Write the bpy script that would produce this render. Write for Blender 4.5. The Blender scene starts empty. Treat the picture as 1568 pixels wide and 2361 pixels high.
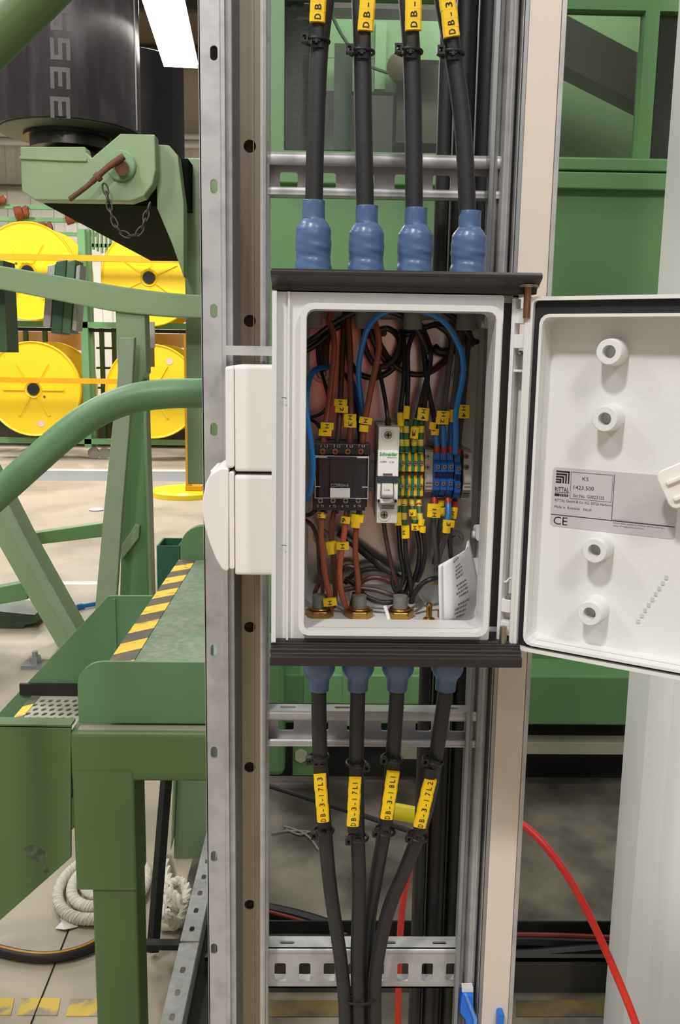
import bpy, math, random
from mathutils import Vector, Matrix
random.seed(7)
SC = bpy.context.scene
COL = SC.collection
R = math.radians

# ---------------------------------------------------------------- camera
F_PX, CX, CY = 2090.0, 784.0, 1180.5
PITCH, ROLL, YAW = R(10.0), R(0.9), R(1.25)
CAM = Vector((0, 0, 1.5))
_f = Vector((math.sin(YAW)*math.cos(PITCH), math.cos(YAW)*math.cos(PITCH), -math.sin(PITCH)))
_r = Vector((math.cos(YAW), -math.sin(YAW), 0))
_u = _r.cross(_f)
RT = math.cos(ROLL)*_r + math.sin(ROLL)*_u
UP = -math.sin(ROLL)*_r + math.cos(ROLL)*_u
FW = _f
cam = bpy.data.cameras.new('camera')
cam.sensor_fit = 'VERTICAL'
cam.sensor_height = 24.0
cam.lens = 24.0*F_PX/2361.0
cam.clip_start = 0.01
cam.clip_end = 200
camo = bpy.data.objects.new('camera', cam)
COL.objects.link(camo)
m = Matrix((RT, UP, -FW)).transposed().to_4x4()
m.translation = CAM
camo.matrix_world = m
SC.camera = camo

# ---------------------------------------------------------------- light and exposure
world = bpy.data.worlds.new('hall_ambient')
SC.world = world
world.use_nodes = True
world.node_tree.nodes['Background'].inputs[0].default_value = (1.0, 0.99, 0.97, 1)
world.node_tree.nodes['Background'].inputs[1].default_value = 0.26
SC.view_settings.view_transform = 'Standard'
SC.view_settings.look = 'None'
SC.view_settings.exposure = 0.0
SC.view_settings.gamma = 1.0
SC.view_settings.use_curve_mapping = False

def area(name, loc, target, power, sx, sy, col=(1, 0.98, 0.955)):
    l = bpy.data.lights.new(name, 'AREA')
    l.shape = 'RECTANGLE'; l.size = sx; l.size_y = sy
    l.energy = power; l.color = col
    o = bpy.data.objects.new(name, l)
    COL.objects.link(o)
    o.location = loc
    d = Vector(target)-Vector(loc)
    o.rotation_euler = d.to_track_quat('-Z', 'Y').to_euler()
    return o
area('lamp_over_enclosure', (-1.15, -1.5, 4.4), (0.1, 0.75, 1.4), 88, 0.30, 0.30)
area('lamp_left_bay', (-3.6, 0.3, 4.6), (-0.2, 1.2, 1.2), 40, 0.4, 0.8)
area('lamp_right_fill', (1.3, -2.6, 4.7), (0.1, 0.8, 1.3), 62, 0.3, 1.0)  # added fill lamp, lifts the shade inside the box
for i, (x, y, p) in enumerate([(-3.2, 6.5, 95), (-2.8, 2.0, 95), (-5.5, 10.2, 240), (-1.5, 9.5, 240), (1.2, 2.0, 26), (-4.5, 16.0, 380)]):
    area('lamp_hall_and_fill', (x, y, 4.9), (x, y, 0), p, 0.4, 1.6)

# ---------------------------------------------------------------- helpers
def at(px, py, Y):
    """world point seen at photograph pixel (px, py) lying at distance Y in front of the camera"""
    d = FW + RT*((px-CX)/F_PX) - UP*((py-CY)/F_PX)
    return CAM + d*(Y/d.y)
def atz(px, py, z):
    d = FW + RT*((px-CX)/F_PX) - UP*((py-CY)/F_PX)
    return CAM + d*((z-CAM.z)/d.z)
def rect(x0, y0, x1, y1, Y):
    a, b, c, d = at(x0, y0, Y), at(x1, y0, Y), at(x0, y1, Y), at(x1, y1, Y)
    return (a.x+c.x)/2, (b.x+d.x)/2, (c.z+d.z)/2, (a.z+b.z)/2     # x0 x1 z0 z1
def P(lst, Y=None):
    return [at(*(q if len(q) == 3 else (q[0], q[1], Y))) for q in lst]
def px(n, Y):
    return n*Y/F_PX*1.02

class B:
    def __init__(s): s.v = []; s.f = []; s.sm = []
    def add(s, vs, fs, smooth=False):
        o = len(s.v)
        s.v += [Vector(q) for q in vs]
        for f in fs:
            s.f.append(tuple(i+o for i in f)); s.sm.append(smooth)
        return s
    def bx(s, x0, x1, y0, y1, z0, z1, M=None):
        vs = [Vector((x, y, z)) for z in (z0, z1) for y in (y0, y1) for x in (x0, x1)]
        if M is not None: vs = [M @ q for q in vs]
        return s.add(vs, [(0, 2, 3, 1), (4, 5, 7, 6), (0, 1, 5, 4), (2, 6, 7, 3), (0, 4, 6, 2), (1, 3, 7, 5)])
    def rbx(s, x0, x1, y0, y1, z0, z1, r=0.003, ax='y', n=3, M=None):
        """box with the four edges along ax rounded"""
        if ax == 'y': a0, a1, b0, b1, c0, c1 = x0, x1, z0, z1, y0, y1
        elif ax == 'x': a0, a1, b0, b1, c0, c1 = y0, y1, z0, z1, x0, x1
        else: a0, a1, b0, b1, c0, c1 = x0, x1, y0, y1, z0, z1
        return s.prism(rrect(a0, a1, b0, b1, r, n), ax, c0, c1, M)
    def prism(s, poly, ax, a, b, M=None):
        def mk(u, v, w):
            q = Vector({'y': (u, w, v), 'x': (w, u, v), 'z': (u, v, w)}[ax])
            return M @ q if M is not None else q
        n = len(poly)
        vs = [mk(u, v, a) for u, v in poly]+[mk(u, v, b) for u, v in poly]
        fs = [tuple(range(n)), tuple(range(2*n-1, n-1, -1))]
        fs += [(i, i+n, (i+1) % n+n, (i+1) % n) for i in range(n)]
        return s.add(vs, fs)
    def tube(s, pts, r, n=10, caps=True, closed=False, flat=1.0):
        pts = [Vector(q) for q in pts]
        N = len(pts)
        rs = r if isinstance(r, (list, tuple)) else [r]*N
        tang = []
        for i in range(N):
            if closed: t = pts[(i+1) % N]-pts[(i-1) % N]
            else: t = pts[min(i+1, N-1)]-pts[max(i-1, 0)]
            tang.append(t.normalized() if t.length > 1e-9 else Vector((0, 0, 1)))
        t0 = tang[0]
        nrm = t0.cross(Vector((0, 1, 0)))
        if nrm.length < 0.1: nrm = t0.cross(Vector((1, 0, 0)))
        nrm.normalize()
        vs = []
        for i in range(N):
            t = tang[i]
            nrm = (nrm - t*nrm.dot(t))
            nrm = nrm.normalized() if nrm.length > 1e-6 else t.orthogonal().normalized()
            bn = t.cross(nrm)
            for k in range(n):
                a = 2*math.pi*k/n
                vs.append(pts[i]+nrm*(rs[i]*math.cos(a))+bn*(rs[i]*flat*math.sin(a)))
        fs = []
        for i in range(N if closed else N-1):
            j = (i+1) % N
            for k in range(n):
                k2 = (k+1) % n
                fs.append((i*n+k, i*n+k2, j*n+k2, j*n+k))
        s.add(vs, fs, True)
        if caps and not closed:
            o = len(s.v)-len(vs)
            s.f.append(tuple(o+k for k in range(n-1, -1, -1))); s.sm.append(False)
            s.f.append(tuple(o+(N-1)*n+k for k in range(n))); s.sm.append(False)
        return s
    def cyl(s, p0, p1, r, n=20, r1=None):
        p0, p1 = Vector(p0), Vector(p1)
        return s.tube([p0, p1], [r, r if r1 is None else r1], n)
    def lathe(s, prof, c, ax=(0, 0, 1), n=24, jitter=0, smooth=True):
        """prof = [(radius, height along axis)]"""
        ax = Vector(ax).normalized(); c = Vector(c)
        e1 = ax.orthogonal().normalized(); e2 = ax.cross(e1)
        vs = []
        for i, (r, h) in enumerate(prof):
            for k in range(n):
                a = 2*math.pi*k/n
                rr = r*(1+jitter*math.sin(3*a+i*1.3)+jitter*.6*math.sin(2*a-i*.9))
                vs.append(c+ax*h+e1*(rr*math.cos(a))+e2*(rr*math.sin(a)))
        fs = []
        for i in range(len(prof)-1):
            for k in range(n):
                k2 = (k+1) % n
                fs.append((i*n+k, i*n+k2, (i+1)*n+k2, (i+1)*n+k))
        s.add(vs, fs, smooth)
        o = len(s.v)-len(vs)
        if prof[0][0] > 1e-6: s.f.append(tuple(o+k for k in range(n-1, -1, -1))); s.sm.append(False)
        if prof[-1][0] > 1e-6: s.f.append(tuple(o+(len(prof)-1)*n+k for k in range(n))); s.sm.append(False)
        return s
    def text(s, txt, O, r, u, h, width=None, ext=0.0002, bold=0.0):
        """lettering with its lower-left corner at O, running along r, upright along u, capital height h"""
        c = bpy.data.curves.new('t', 'FONT'); c.body = txt; c.size = 1.0; c.extrude = 0.0; c.offset = bold
        c.resolution_u = 2
        ob = bpy.data.objects.new('t', c)
        me = bpy.data.meshes.new_from_object(ob)
        xs = [q.co.x for q in me.vertices]; ys = [q.co.y for q in me.vertices]
        if xs:
            x0 = min(xs); w = max(xs)-x0
            k = h/0.70
            kx = (width/w) if width else k
            r = Vector(r).normalized(); u = Vector(u).normalized(); nn = r.cross(u); O = Vector(O)
            vs = [O+r*((q.co.x-x0)*kx)+u*(q.co.y*k)+nn*ext for q in me.vertices]
            s.add(vs, [tuple(p.vertices) for p in me.polygons])
        bpy.data.objects.remove(ob); bpy.data.curves.remove(c); bpy.data.meshes.remove(me)
        return s
    def plate(s, outer, holes, a, b, ax='y', M=None):
        """2-D outline with holes, thick from a to b along ax (real openings)"""
        c = bpy.data.curves.new('t', 'CURVE'); c.dimensions = '2D'; c.fill_mode = 'BOTH'; c.extrude = 0.5
        for poly in [outer]+list(holes):
            sp = c.splines.new('POLY'); sp.points.add(len(poly)-1); sp.use_cyclic_u = True
            for q, (x, y) in zip(sp.points, poly): q.co = (x, y, 0, 1)
        ob = bpy.data.objects.new('t', c)
        me = bpy.data.meshes.new_from_object(ob)
        vs = []
        for q in me.vertices:
            w = a+(q.co.z+.5)*(b-a)
            p = Vector({'y': (q.co.x, w, q.co.y), 'x': (w, q.co.x, q.co.y), 'z': (q.co.x, q.co.y, w)}[ax])
            vs.append(M @ p if M is not None else p)
        s.add(vs, [tuple(p.vertices) for p in me.polygons])
        bpy.data.objects.remove(ob); bpy.data.curves.remove(c); bpy.data.meshes.remove(me)
        return s

def rrect(x0, x1, y0, y1, r, n=3):
    out = []
    for cx, cy, a0 in ((x1-r, y0+r, -90), (x1-r, y1-r, 0), (x0+r, y1-r, 90), (x0+r, y0+r, 180)):
        for k in range(n+1):
            a = R(a0+90*k/n)
            out.append((cx+r*math.cos(a), cy+r*math.sin(a)))
    return out
def circ(x, y, r, n=16):
    return [(x+r*math.cos(2*math.pi*k/n), y+r*math.sin(2*math.pi*k/n)) for k in range(n)]
def slot(x, y, w, h, n=4):
    r = min(w, h)/2*0.98
    return rrect(x-w/2, x+w/2, y-h/2, y+h/2, r, n)
def smooth(pts, k=6):
    """Catmull-Rom through the points"""
    pts = [Vector(q) for q in pts]
    if len(pts) < 3: return pts
    out = []
    for i in range(len(pts)-1):
        p0 = pts[max(i-1, 0)]; p1 = pts[i]; p2 = pts[i+1]; p3 = pts[min(i+2, len(pts)-1)]
        for j in range(k):
            t = j/k
            out.append(0.5*((2*p1)+(p2-p0)*t+(2*p0-5*p1+4*p2-p3)*t*t+(3*p1-p0-3*p2+p3)*t**3))
    out.append(pts[-1])
    return out
ORG = {}
def tag(o, label=None, cat=None, group=None, kind=None):
    if label: o['label'] = label
    if cat: o['category'] = cat
    if group: o['group'] = group
    if kind: o['kind'] = kind
    return o
def thing(name, label, cat, loc, group=None):
    o = bpy.data.objects.new(name, None)
    o.empty_display_size = 0.02
    COL.objects.link(o)
    o.location = loc
    ORG[o.name] = Vector(loc)
    return tag(o, label, cat, group)
def obj(name, b, mat, parent=None, bevel=0, seg=2, label=None, cat=None, group=None, kind=None):
    if parent is not None: org = ORG[parent.name]
    else:
        zs = [q.z for q in b.v]; xs = [q.x for q in b.v]; ys = [q.y for q in b.v]
        org = Vector(((min(xs)+max(xs))/2, (min(ys)+max(ys))/2, min(zs)))
    me = bpy.data.meshes.new(name)
    me.from_pydata([q-org for q in b.v], [], b.f)
    me.polygons.foreach_set('use_smooth', b.sm)
    me.update()
    if any(b.sm): me.set_sharp_from_angle(angle=R(38))
    o = bpy.data.objects.new(name, me)
    COL.objects.link(o)
    if parent is not None: o.parent = parent
    else: o.location = org
    ORG[o.name] = org
    if isinstance(mat, (list, tuple)):
        for q in mat: me.materials.append(q)
    else: me.materials.append(mat)
    if bevel:
        md = o.modifiers.new('bevel', 'BEVEL'); md.width = bevel; md.segments = seg; md.limit_method = 'ANGLE'; md.angle_limit = R(40)
    return tag(o, label, cat, group, kind)

# ---------------------------------------------------------------- materials
def lin(c):
    return tuple(((v/255)/12.92 if v/255 <= .04045 else ((v/255+.055)/1.055)**2.4) for v in c)+(1,)
def mat(name, c, rough=.5, metal=0, var=.08, scale=8, c2=None, mask=(.5, .65), mscale=3, bump=0, bscale=60, spec=.5, coat=0, stretch=None):
    m = bpy.data.materials.new(name); m.use_nodes = True
    nt = m.node_tree; bs = nt.nodes['Principled BSDF']
    bs.inputs['Roughness'].default_value = rough; bs.inputs['Metallic'].default_value = metal
    bs.inputs['Specular IOR Level'].default_value = spec
    bs.inputs['Coat Weight'].default_value = coat
    tc = nt.nodes.new('ShaderNodeTexCoord'); src = tc.outputs['Object']
    if stretch:
        mp = nt.nodes.new('ShaderNodeMapping'); mp.inputs['Scale'].default_value = stretch
        nt.links.new(src, mp.inputs[0]); src = mp.outputs[0]
    def noise(sc, det=4):
        n = nt.nodes.new('ShaderNodeTexNoise'); n.inputs['Scale'].default_value = sc; n.inputs['Detail'].default_value = det
        nt.links.new(src, n.inputs['Vector']); return n.outputs['Fac']
    col = lin(c)
    mx = nt.nodes.new('ShaderNodeMix'); mx.data_type = 'RGBA'
    mx.inputs['A'].default_value = tuple(min(1, v*(1-var*1.6)) for v in col[:3])+(1,)
    mx.inputs['B'].default_value = tuple(min(1, v*(1+var*1.6)) for v in col[:3])+(1,)
    nt.links.new(noise(scale), mx.inputs['Factor'])
    out = mx.outputs['Result']
    if c2:
        rp = nt.nodes.new('ShaderNodeMapRange'); rp.inputs['From Min'].default_value = mask[0]; rp.inputs['From Max'].default_value = mask[1]
        nt.links.new(noise(mscale, 6), rp.inputs['Value'])
        m2 = nt.nodes.new('ShaderNodeMix'); m2.data_type = 'RGBA'
        nt.links.new(rp.outputs['Result'], m2.inputs['Factor'])
        nt.links.new(out, m2.inputs['A']); m2.inputs['B'].default_value = lin(c2)
        out = m2.outputs['Result']
    nt.links.new(out, bs.inputs['Base Color'])
    if bump:
        bp = nt.nodes.new('ShaderNodeBump'); bp.inputs['Strength'].default_value = bump; bp.inputs['Distance'].default_value = .002
        nt.links.new(noise(bscale, 3), bp.inputs['Height']); nt.links.new(bp.outputs[0], bs.inputs['Normal'])
    return m
def emit(name, c, s):
    m = bpy.data.materials.new(name); m.use_nodes = True
    bs = m.node_tree.nodes['Principled BSDF']
    bs.inputs['Base Color'].default_value = c; bs.inputs['Emission Color'].default_value = c; bs.inputs['Emission Strength'].default_value = s
    return m
def clear(name, tint, gloss=.12, rough=.05, haze=0, hazec=(.5, .5, .45, 1)):
    m = bpy.data.materials.new(name); m.use_nodes = True
    nt = m.node_tree; nt.nodes.remove(nt.nodes['Principled BSDF'])
    o = nt.nodes['Material Output']
    t = nt.nodes.new('ShaderNodeBsdfTransparent'); t.inputs[0].default_value = tint
    g = nt.nodes.new('ShaderNodeBsdfGlossy'); g.inputs['Roughness'].default_value = rough
    mx = nt.nodes.new('ShaderNodeMixShader'); mx.inputs[0].default_value = gloss
    nt.links.new(t.outputs[0], mx.inputs[1]); nt.links.new(g.outputs[0], mx.inputs[2])
    res = mx.outputs[0]
    if haze:
        d = nt.nodes.new('ShaderNodeBsdfDiffuse'); d.inputs[0].default_value = hazec
        tc = nt.nodes.new('ShaderNodeTexCoord'); n = nt.nodes.new('ShaderNodeTexNoise'); n.inputs['Scale'].default_value = 3
        nt.links.new(tc.outputs['Object'], n.inputs['Vector'])
        mr = nt.nodes.new('ShaderNodeMapRange'); mr.inputs['To Max'].default_value = haze
        mr.inputs['From Min'].default_value = .3; mr.inputs['From Max'].default_value = .75
        nt.links.new(n.outputs['Fac'], mr.inputs['Value'])
        m2 = nt.nodes.new('ShaderNodeMixShader')
        nt.links.new(mr.outputs[0], m2.inputs[0]); nt.links.new(res, m2.inputs[1]); nt.links.new(d.outputs[0], m2.inputs[2])
        res = m2.outputs[0]
    nt.links.new(res, o.inputs['Surface'])
    return m
def stripes(name, c1, c2, period, duty=.5, axis='Z', skew=(0, 0, 0), rough=.5, wear=None):
    m = bpy.data.materials.new(name); m.use_nodes = True
    nt = m.node_tree; bs = nt.nodes['Principled BSDF']; bs.inputs['Roughness'].default_value = rough
    tc = nt.nodes.new('ShaderNodeTexCoord')
    dp = nt.nodes.new('ShaderNodeVectorMath'); dp.operation = 'DOT_PRODUCT'
    v = {'X': (1, 0, 0), 'Y': (0, 1, 0), 'Z': (0, 0, 1)}[axis]
    dp.inputs[1].default_value = tuple((a+b)/period for a, b in zip(v, skew))
    nt.links.new(tc.outputs['Object'], dp.inputs[0])
    fr = nt.nodes.new('ShaderNodeMath'); fr.operation = 'FRACT'; nt.links.new(dp.outputs['Value'], fr.inputs[0])
    lt = nt.nodes.new('ShaderNodeMath'); lt.operation = 'LESS_THAN'; lt.inputs[1].default_value = duty; nt.links.new(fr.outputs[0], lt.inputs[0])
    mx = nt.nodes.new('ShaderNodeMix'); mx.data_type = 'RGBA'
    mx.inputs['A'].default_value = lin(c1); mx.inputs['B'].default_value = lin(c2)
    nt.links.new(lt.outputs[0], mx.inputs['Factor'])
    out = mx.outputs['Result']
    if wear:
        n = nt.nodes.new('ShaderNodeTexNoise'); n.inputs['Scale'].default_value = wear[1]; n.inputs['Detail'].default_value = 6
        nt.links.new(tc.outputs['Object'], n.inputs['Vector'])
        mr = nt.nodes.new('ShaderNodeMapRange'); mr.inputs['From Min'].default_value = .52; mr.inputs['From Max'].default_value = .68; mr.inputs['To Max'].default_value = .8
        nt.links.new(n.outputs['Fac'], mr.inputs['Value'])
        m2 = nt.nodes.new('ShaderNodeMix'); m2.data_type = 'RGBA'; m2.inputs['B'].default_value = lin(wear[0])
        nt.links.new(mr.outputs[0], m2.inputs['Factor']); nt.links.new(out, m2.inputs['A']); out = m2.outputs['Result']
    nt.links.new(out, bs.inputs['Base Color'])
    return m

GREEN = mat('green_paint', (100, 136, 96), .45, var=.07, scale=5, bump=.15, bscale=90)
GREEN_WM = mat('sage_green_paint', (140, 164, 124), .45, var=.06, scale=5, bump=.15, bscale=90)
GREEN_DK = mat('green_paint_worn', (88, 114, 68), .5, var=.12, scale=4, c2=(66, 84, 62), mask=(.6, .8), mscale=5, bump=.2)
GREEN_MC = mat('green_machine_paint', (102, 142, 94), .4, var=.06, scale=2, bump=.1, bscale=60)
GREEN_RACK = mat('green_rack_paint', (112, 160, 112), .5, var=.1)
DECK = mat('worn_green_deck', (106, 132, 102), .5, var=.2, scale=14, c2=(134, 140, 122), mask=(.42, .62), mscale=70, bump=.5, bscale=70)
BLACKP = mat('black_plastic', (30, 29, 29), .45, var=.1)
HOOD = mat('black_brown_hood_plastic', (42, 36, 35), .42, var=.08)
RUBBER = mat('black_cable_rubber', (42, 41, 42), .5, var=.15, scale=20, bump=.1, bscale=200)
BLUE_BOOT = mat('slate_blue_heatshrink', (86, 108, 148), .32, var=.06, scale=30, bump=.08, bscale=150)
YEL = mat('yellow_marker', (250, 205, 20), .4, var=.03)
INK = mat('black_print', (25, 22, 15), .7)
GALV = mat('galvanised_steel', (196, 194, 193), .45, .45, var=.05, scale=30, c2=(176, 176, 177), mask=(.45, .7), mscale=50)
GALV_DK = mat('dull_galvanised_steel', (156, 159, 160), .45, .55, var=.18, scale=25, stretch=(1, 1, .12))
GALV_WEB = mat('stained_galvanised_web', (150, 142, 126), .30, .75, var=.2, scale=30, c2=(110, 96, 82), mask=(.52, .75), mscale=30, stretch=(1.5, 1, .12))
PLATE = mat('zinc_mounting_plate', (200, 194, 184), .22, .92, var=.08, scale=20, stretch=(1, 1, .2))
BEIGE = mat('beige_strip', (228, 214, 200), .5, var=.03)
WHITE = mat('white_enclosure_plastic', (226, 225, 222), .42, var=.02, bump=.06, bscale=500)
WHITE2 = mat('white_socket_plastic', (236, 230, 226), .35, var=.02)
WHITE_GREY = mat('off_white_steel', (232, 232, 230), .5, var=.06, scale=3, stretch=(2, 2, .2))
GASKET = mat('black_foam_gasket', (30, 30, 31), .75, var=.2, scale=120)
BROWN = mat('brown_wire_insulation', (150, 82, 58), .38, var=.05)
DBROWN = mat('dark_brown_wire_insulation', (74, 48, 40), .4, var=.05)
BLACKW = mat('black_wire_insulation', (34, 32, 31), .35, var=.1)
GREYW = mat('grey_wire_insulation', (84, 83, 82), .4, var=.05)
BLUEW = mat('blue_wire_insulation', (42, 120, 190), .35, var=.04)
BLUET = mat('blue_terminal_plastic', (24, 84, 158), .4, var=.04)
YELT = mat('yellow_terminal_plastic', (226, 176, 44), .4, var=.04)
GRNT = mat('green_terminal_plastic', (44, 122, 70), .4, var=.04)
GREYT = mat('grey_clamp_plastic', (176, 170, 158), .45, var=.04)
MCBG = mat('light_grey_breaker_plastic', (206, 200, 192), .45, var=.03)
MCBW = mat('white_breaker_plastic', (240, 238, 234), .4, var=.02)
REDF = mat('red_ferrule', (176, 52, 34), .4)
GY = stripes('green_yellow_sleeve', (214, 190, 70), (40, 96, 58), .0118, .5)
STEEL = mat('screw_steel', (170, 168, 160), .28, 1.0)
BRASS = mat('brass', (190, 150, 84), .3, 1.0, var=.1, scale=60)
COPPER = mat('copper_pin', (164, 120, 94), .4, 1.0)
RUST = mat('rusty_steel', (112, 76, 56), .7, .2, var=.25, scale=40, bump=.4, bscale=120)
CHAIN = mat('dull_chain', (92, 88, 84), .45, .8)
PAPER = mat('white_paper', (236, 234, 236), .8, var=.02)
LABELG = mat('silver_grey_label', (196, 190, 192), .4, var=.02)
GRNINK = mat('green_print', (40, 160, 80), .6)
GREYINK = mat('grey_print', (110, 108, 108), .7)
WHITEINK = mat('white_print', (210, 208, 204), .7)
CLEARC = clear('clear_cover', (.9, .92, .92, 1), .02, .12)
PANE = clear('dusty_window_pane', (.66, .70, .64, 1), .05, .08, .12, (.28, .3, .24, 1))
FLOORM = mat('concrete_floor', (186, 174, 154), .55, var=.12, scale=1.3, c2=(150, 140, 124), mask=(.48, .66), mscale=1.1, bump=.1, bscale=25)
DIRTY = mat('oil_stained_concrete', (134, 126, 112), .6, var=.2, scale=5, c2=(84, 78, 70), mask=(.42, .62), mscale=4.2, bump=.3, bscale=40)
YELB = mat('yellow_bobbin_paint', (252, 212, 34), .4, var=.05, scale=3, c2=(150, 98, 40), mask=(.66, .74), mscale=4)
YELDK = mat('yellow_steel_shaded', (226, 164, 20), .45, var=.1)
YELPAINT = mat('worn_yellow_floor_paint', (232, 196, 84), .6, var=.1, scale=8, c2=(170, 158, 132), mask=(.50, .58), mscale=13)
BLUEGREY = mat('blue_grey_floor_paint', (142, 148, 156), .55, var=.06)
WHITEPAINT = mat('white_floor_paint', (224, 220, 212), .6, var=.06)
CLAD = mat('white_wall_cladding', (226, 222, 210), .5, var=.03)
CLAD2 = mat('cream_cladding', (196, 184, 160), .5, var=.05)
ROOF = mat('brown_grey_roof_sheet', (112, 98, 80), .6, var=.08)
PURLIN = mat('dark_purlin_steel', (70, 62, 54), .5, var=.1)
PIPEW = mat('white_pipe', (226, 226, 224), .35)
ROLLBLK = mat('black_roll_film', (54, 50, 52), .3, var=.25, scale=6, c2=(82, 76, 80), mask=(.5, .75), mscale=4, stretch=(3, 3, .7))
DARK = mat('dark_steel_and_shade', (28, 28, 26), .6, var=.2)  # dark steel; also stands in for shade at tread, rail and cabinet base
ROPE = mat('natural_white_rope', (238, 230, 214), .8, var=.12, scale=60, bump=.4, bscale=300)
HOSE = mat('black_hose', (40, 38, 36), .5)
REDC = mat('red_cable', (214, 48, 34), .4, var=.05)
REDD = mat('dull_red_cable', (120, 40, 30), .5, var=.1)
BLUECLIP = mat('bright_blue_plastic', (28, 116, 224), .35, var=.06)
HAZ = stripes('hazard_stripe_tape', (92, 84, 72), (244, 206, 60), .130, .5, 'Y', (-.9, 0, 0), .55, ((120, 104, 70), 28))
REDPANEL = mat('orange_red_reflector', (206, 62, 36), .5, var=.04)
CARD = mat('tan_wood_panel', (186, 140, 100), .7, var=.1)
RUSTWOOL = mat('rusty_brown_reel', (140, 74, 46), .8, var=.3, scale=30)
GROM = mat('grey_gland_plastic', (122, 118, 112), .5)
# ================================================================ the hall
b = B().bx(-16, 12, -7, 22, -0.10, 0.0)
obj('floor', b, FLOORM, kind='structure')
# stained floor by the machine
x0 = at(480, 2000, 2.3).x
b = B().bx(-0.37, 2.6, 2.16, 4.6, 0.0, 0.004).bx(-0.26, 2.6, 1.3, 2.16, 0.0, 0.004)
tag(obj('floor', b, DIRTY), 'oil-stained dark grey concrete in front of the green cabinet', None, kind='structure')
def on_floor(name, poly, mat_, label, cat, z0=0.0, h=.002, group=None, kind=None):
    b = B().prism([(p.x, p.y) for p in poly], 'z', z0, z0+h)
    return obj(name, b, mat_, label=label, cat=cat, group=group, kind=kind)
fl = lambda x, y: atz(x, y, 0.0)
q = [fl(-400, 1104), fl(620, 1111), fl(620, 1089), fl(-400, 1082)]
on_floor('floor_stripe', q, BLUEGREY, 'wide blue-grey stripe painted across the far floor', 'floor marking')
q = [fl(-400, 1082), fl(620, 1089), fl(620, 1084.5), fl(-400, 1077.5)]
on_floor('floor_line', q, WHITEPAINT, 'thin white line along the far edge of the blue-grey stripe', 'floor marking')
q = [fl(110, 1349), fl(238, 1349), fl(240, 1341), fl(112, 1341)]
on_floor('floor_line', q, WHITEPAINT, 'short white painted line on the floor beside the slanting green leg', 'floor marking')
for i, (a, c, y) in enumerate([(-130, 33, 2322), (40, 140, 2322), (152, 330, 2324)]):
    w = 20
    q = [fl(a, y+w), fl(c-8, y+w), fl(c, y-w), fl(a+10, y-w)]
    on_floor('floor_dash', q, YELPAINT, ['worn yellow floor dash in the bottom left corner', 'worn yellow floor dash crossed by the floor joint',
             'worn yellow floor dash running behind the green platform leg'][i], 'floor marking', group='worn yellow dashes')
for i, (a, c) in enumerate([(618, 800), (1190, 1450)]):
    y = 2325
    q = [fl(a, y+24), fl(c, y+24), fl(c, y-14), fl(a, y-14)]
    on_floor('floor_dash', q, mat('dirty_yellow_floor_paint', (120, 104, 62), .6, var=.2, scale=10, c2=(84, 76, 64), mask=(.45, .6), mscale=8),
             ['dirty faded yellow floor dash seen through the bottom of the ladder', 'dirty faded yellow floor dash right of the beige strip'][i], 'floor marking', .004, group='worn yellow dashes')
b = B().tube([fl(168, 2120)+Vector((0, 0, .0012)), fl(60, 2390)+Vector((0, 0, .0012))], .0035, 6, flat=.4)
obj('floor_joint', b, DARK, label='dark joint running across the concrete below the rope coil', cat='floor joint')

# back wall : lower white corrugated sheets, upper cladding, rails
YW = 20.0
b = B()
x = -16.0
pts = []
while x < 6:
    pts += [(x, YW), (x+.22, YW), (x+.26, YW-.06), (x+.44, YW-.06), (x+.48, YW)]
    x += .48
poly = pts+[(6, YW+.1), (-16, YW+.1)]
b.prism(poly, 'z', 0, at(60, 322, YW).z)
obj('wall_back', b, CLAD, kind='structure')
z1 = at(60, 322, YW).z
b = B().bx(-16, 8, YW-.05, YW+.3, z1, z1+1.6)
tag(obj('trim_1', b, CLAD2), 'cream upper cladding above the white corrugated wall', kind='structure')
for k, (y, r) in enumerate([(308, .07), (326, .075)]):
    b = B().cyl(at(-900, y-14, YW-.3), at(900, y+14, YW-.3), r, 10)
    obj('wall_pipe', b, PIPEW, label=['upper white pipe running along the far wall', 'lower white pipe running along the far wall'][k], cat='pipe')
b = B().cyl(at(-900, 418, YW-.2), at(900, 444, YW-.2), .06, 8)
obj('wall_rail', b, mat('grey_rail', (120, 116, 108), .5), label='dark grey rail halfway up the white corrugated wall', cat='rail')
# roof : sheets with purlins
Z0 = z1+1.4
b = B()
poly = []
y = 8.0
b.prism([(8.0, Z0+2.6), (8.0, Z0+2.7), (YW+.3, Z0+.2), (YW+.3, Z0)], 'x', -16, 8)
roof = obj('ceiling', b, ROOF, kind='structure')
for k in range(7):
    yy = 9.0+k*1.7
    zz = Z0+2.6-(yy-8)*(2.6/(YW-7.7))
    b = B().bx(-16, 8, yy-.09, yy+.09, zz-.30, zz-.06)
    obj('purlin', b, PURLIN, roof)
# wall behind the photographer, with an orange-red panel added to redden the metal's reflections
b = B().plate([(-16, 0), (12, 0), (12, 7), (-16, 7)], [[(-.75, .01), (.46, .01), (.46, 2.6), (-.75, 2.6)]], -6.3, -6.1, 'y')
obj('wall_rear', b, mat('light_grey_wall', (196, 198, 200), .6, var=.03), kind='structure')
b = B()
for k in range(9):
    b.bx(-.75, .46, -6.24+.01*(k % 2), -6.18+.01*(k % 2), .02+k*.286, .02+(k+1)*.286)
obj('red_reflector', b, REDPANEL, kind='structure')
d = area('lamp_hall_and_fill', (-.1, -4.6, 4.8), (-.1, -6.1, 1.4), 70, .4, 1.6)  # added lamp, lights the red panel and rear wall for the reflections

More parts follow.
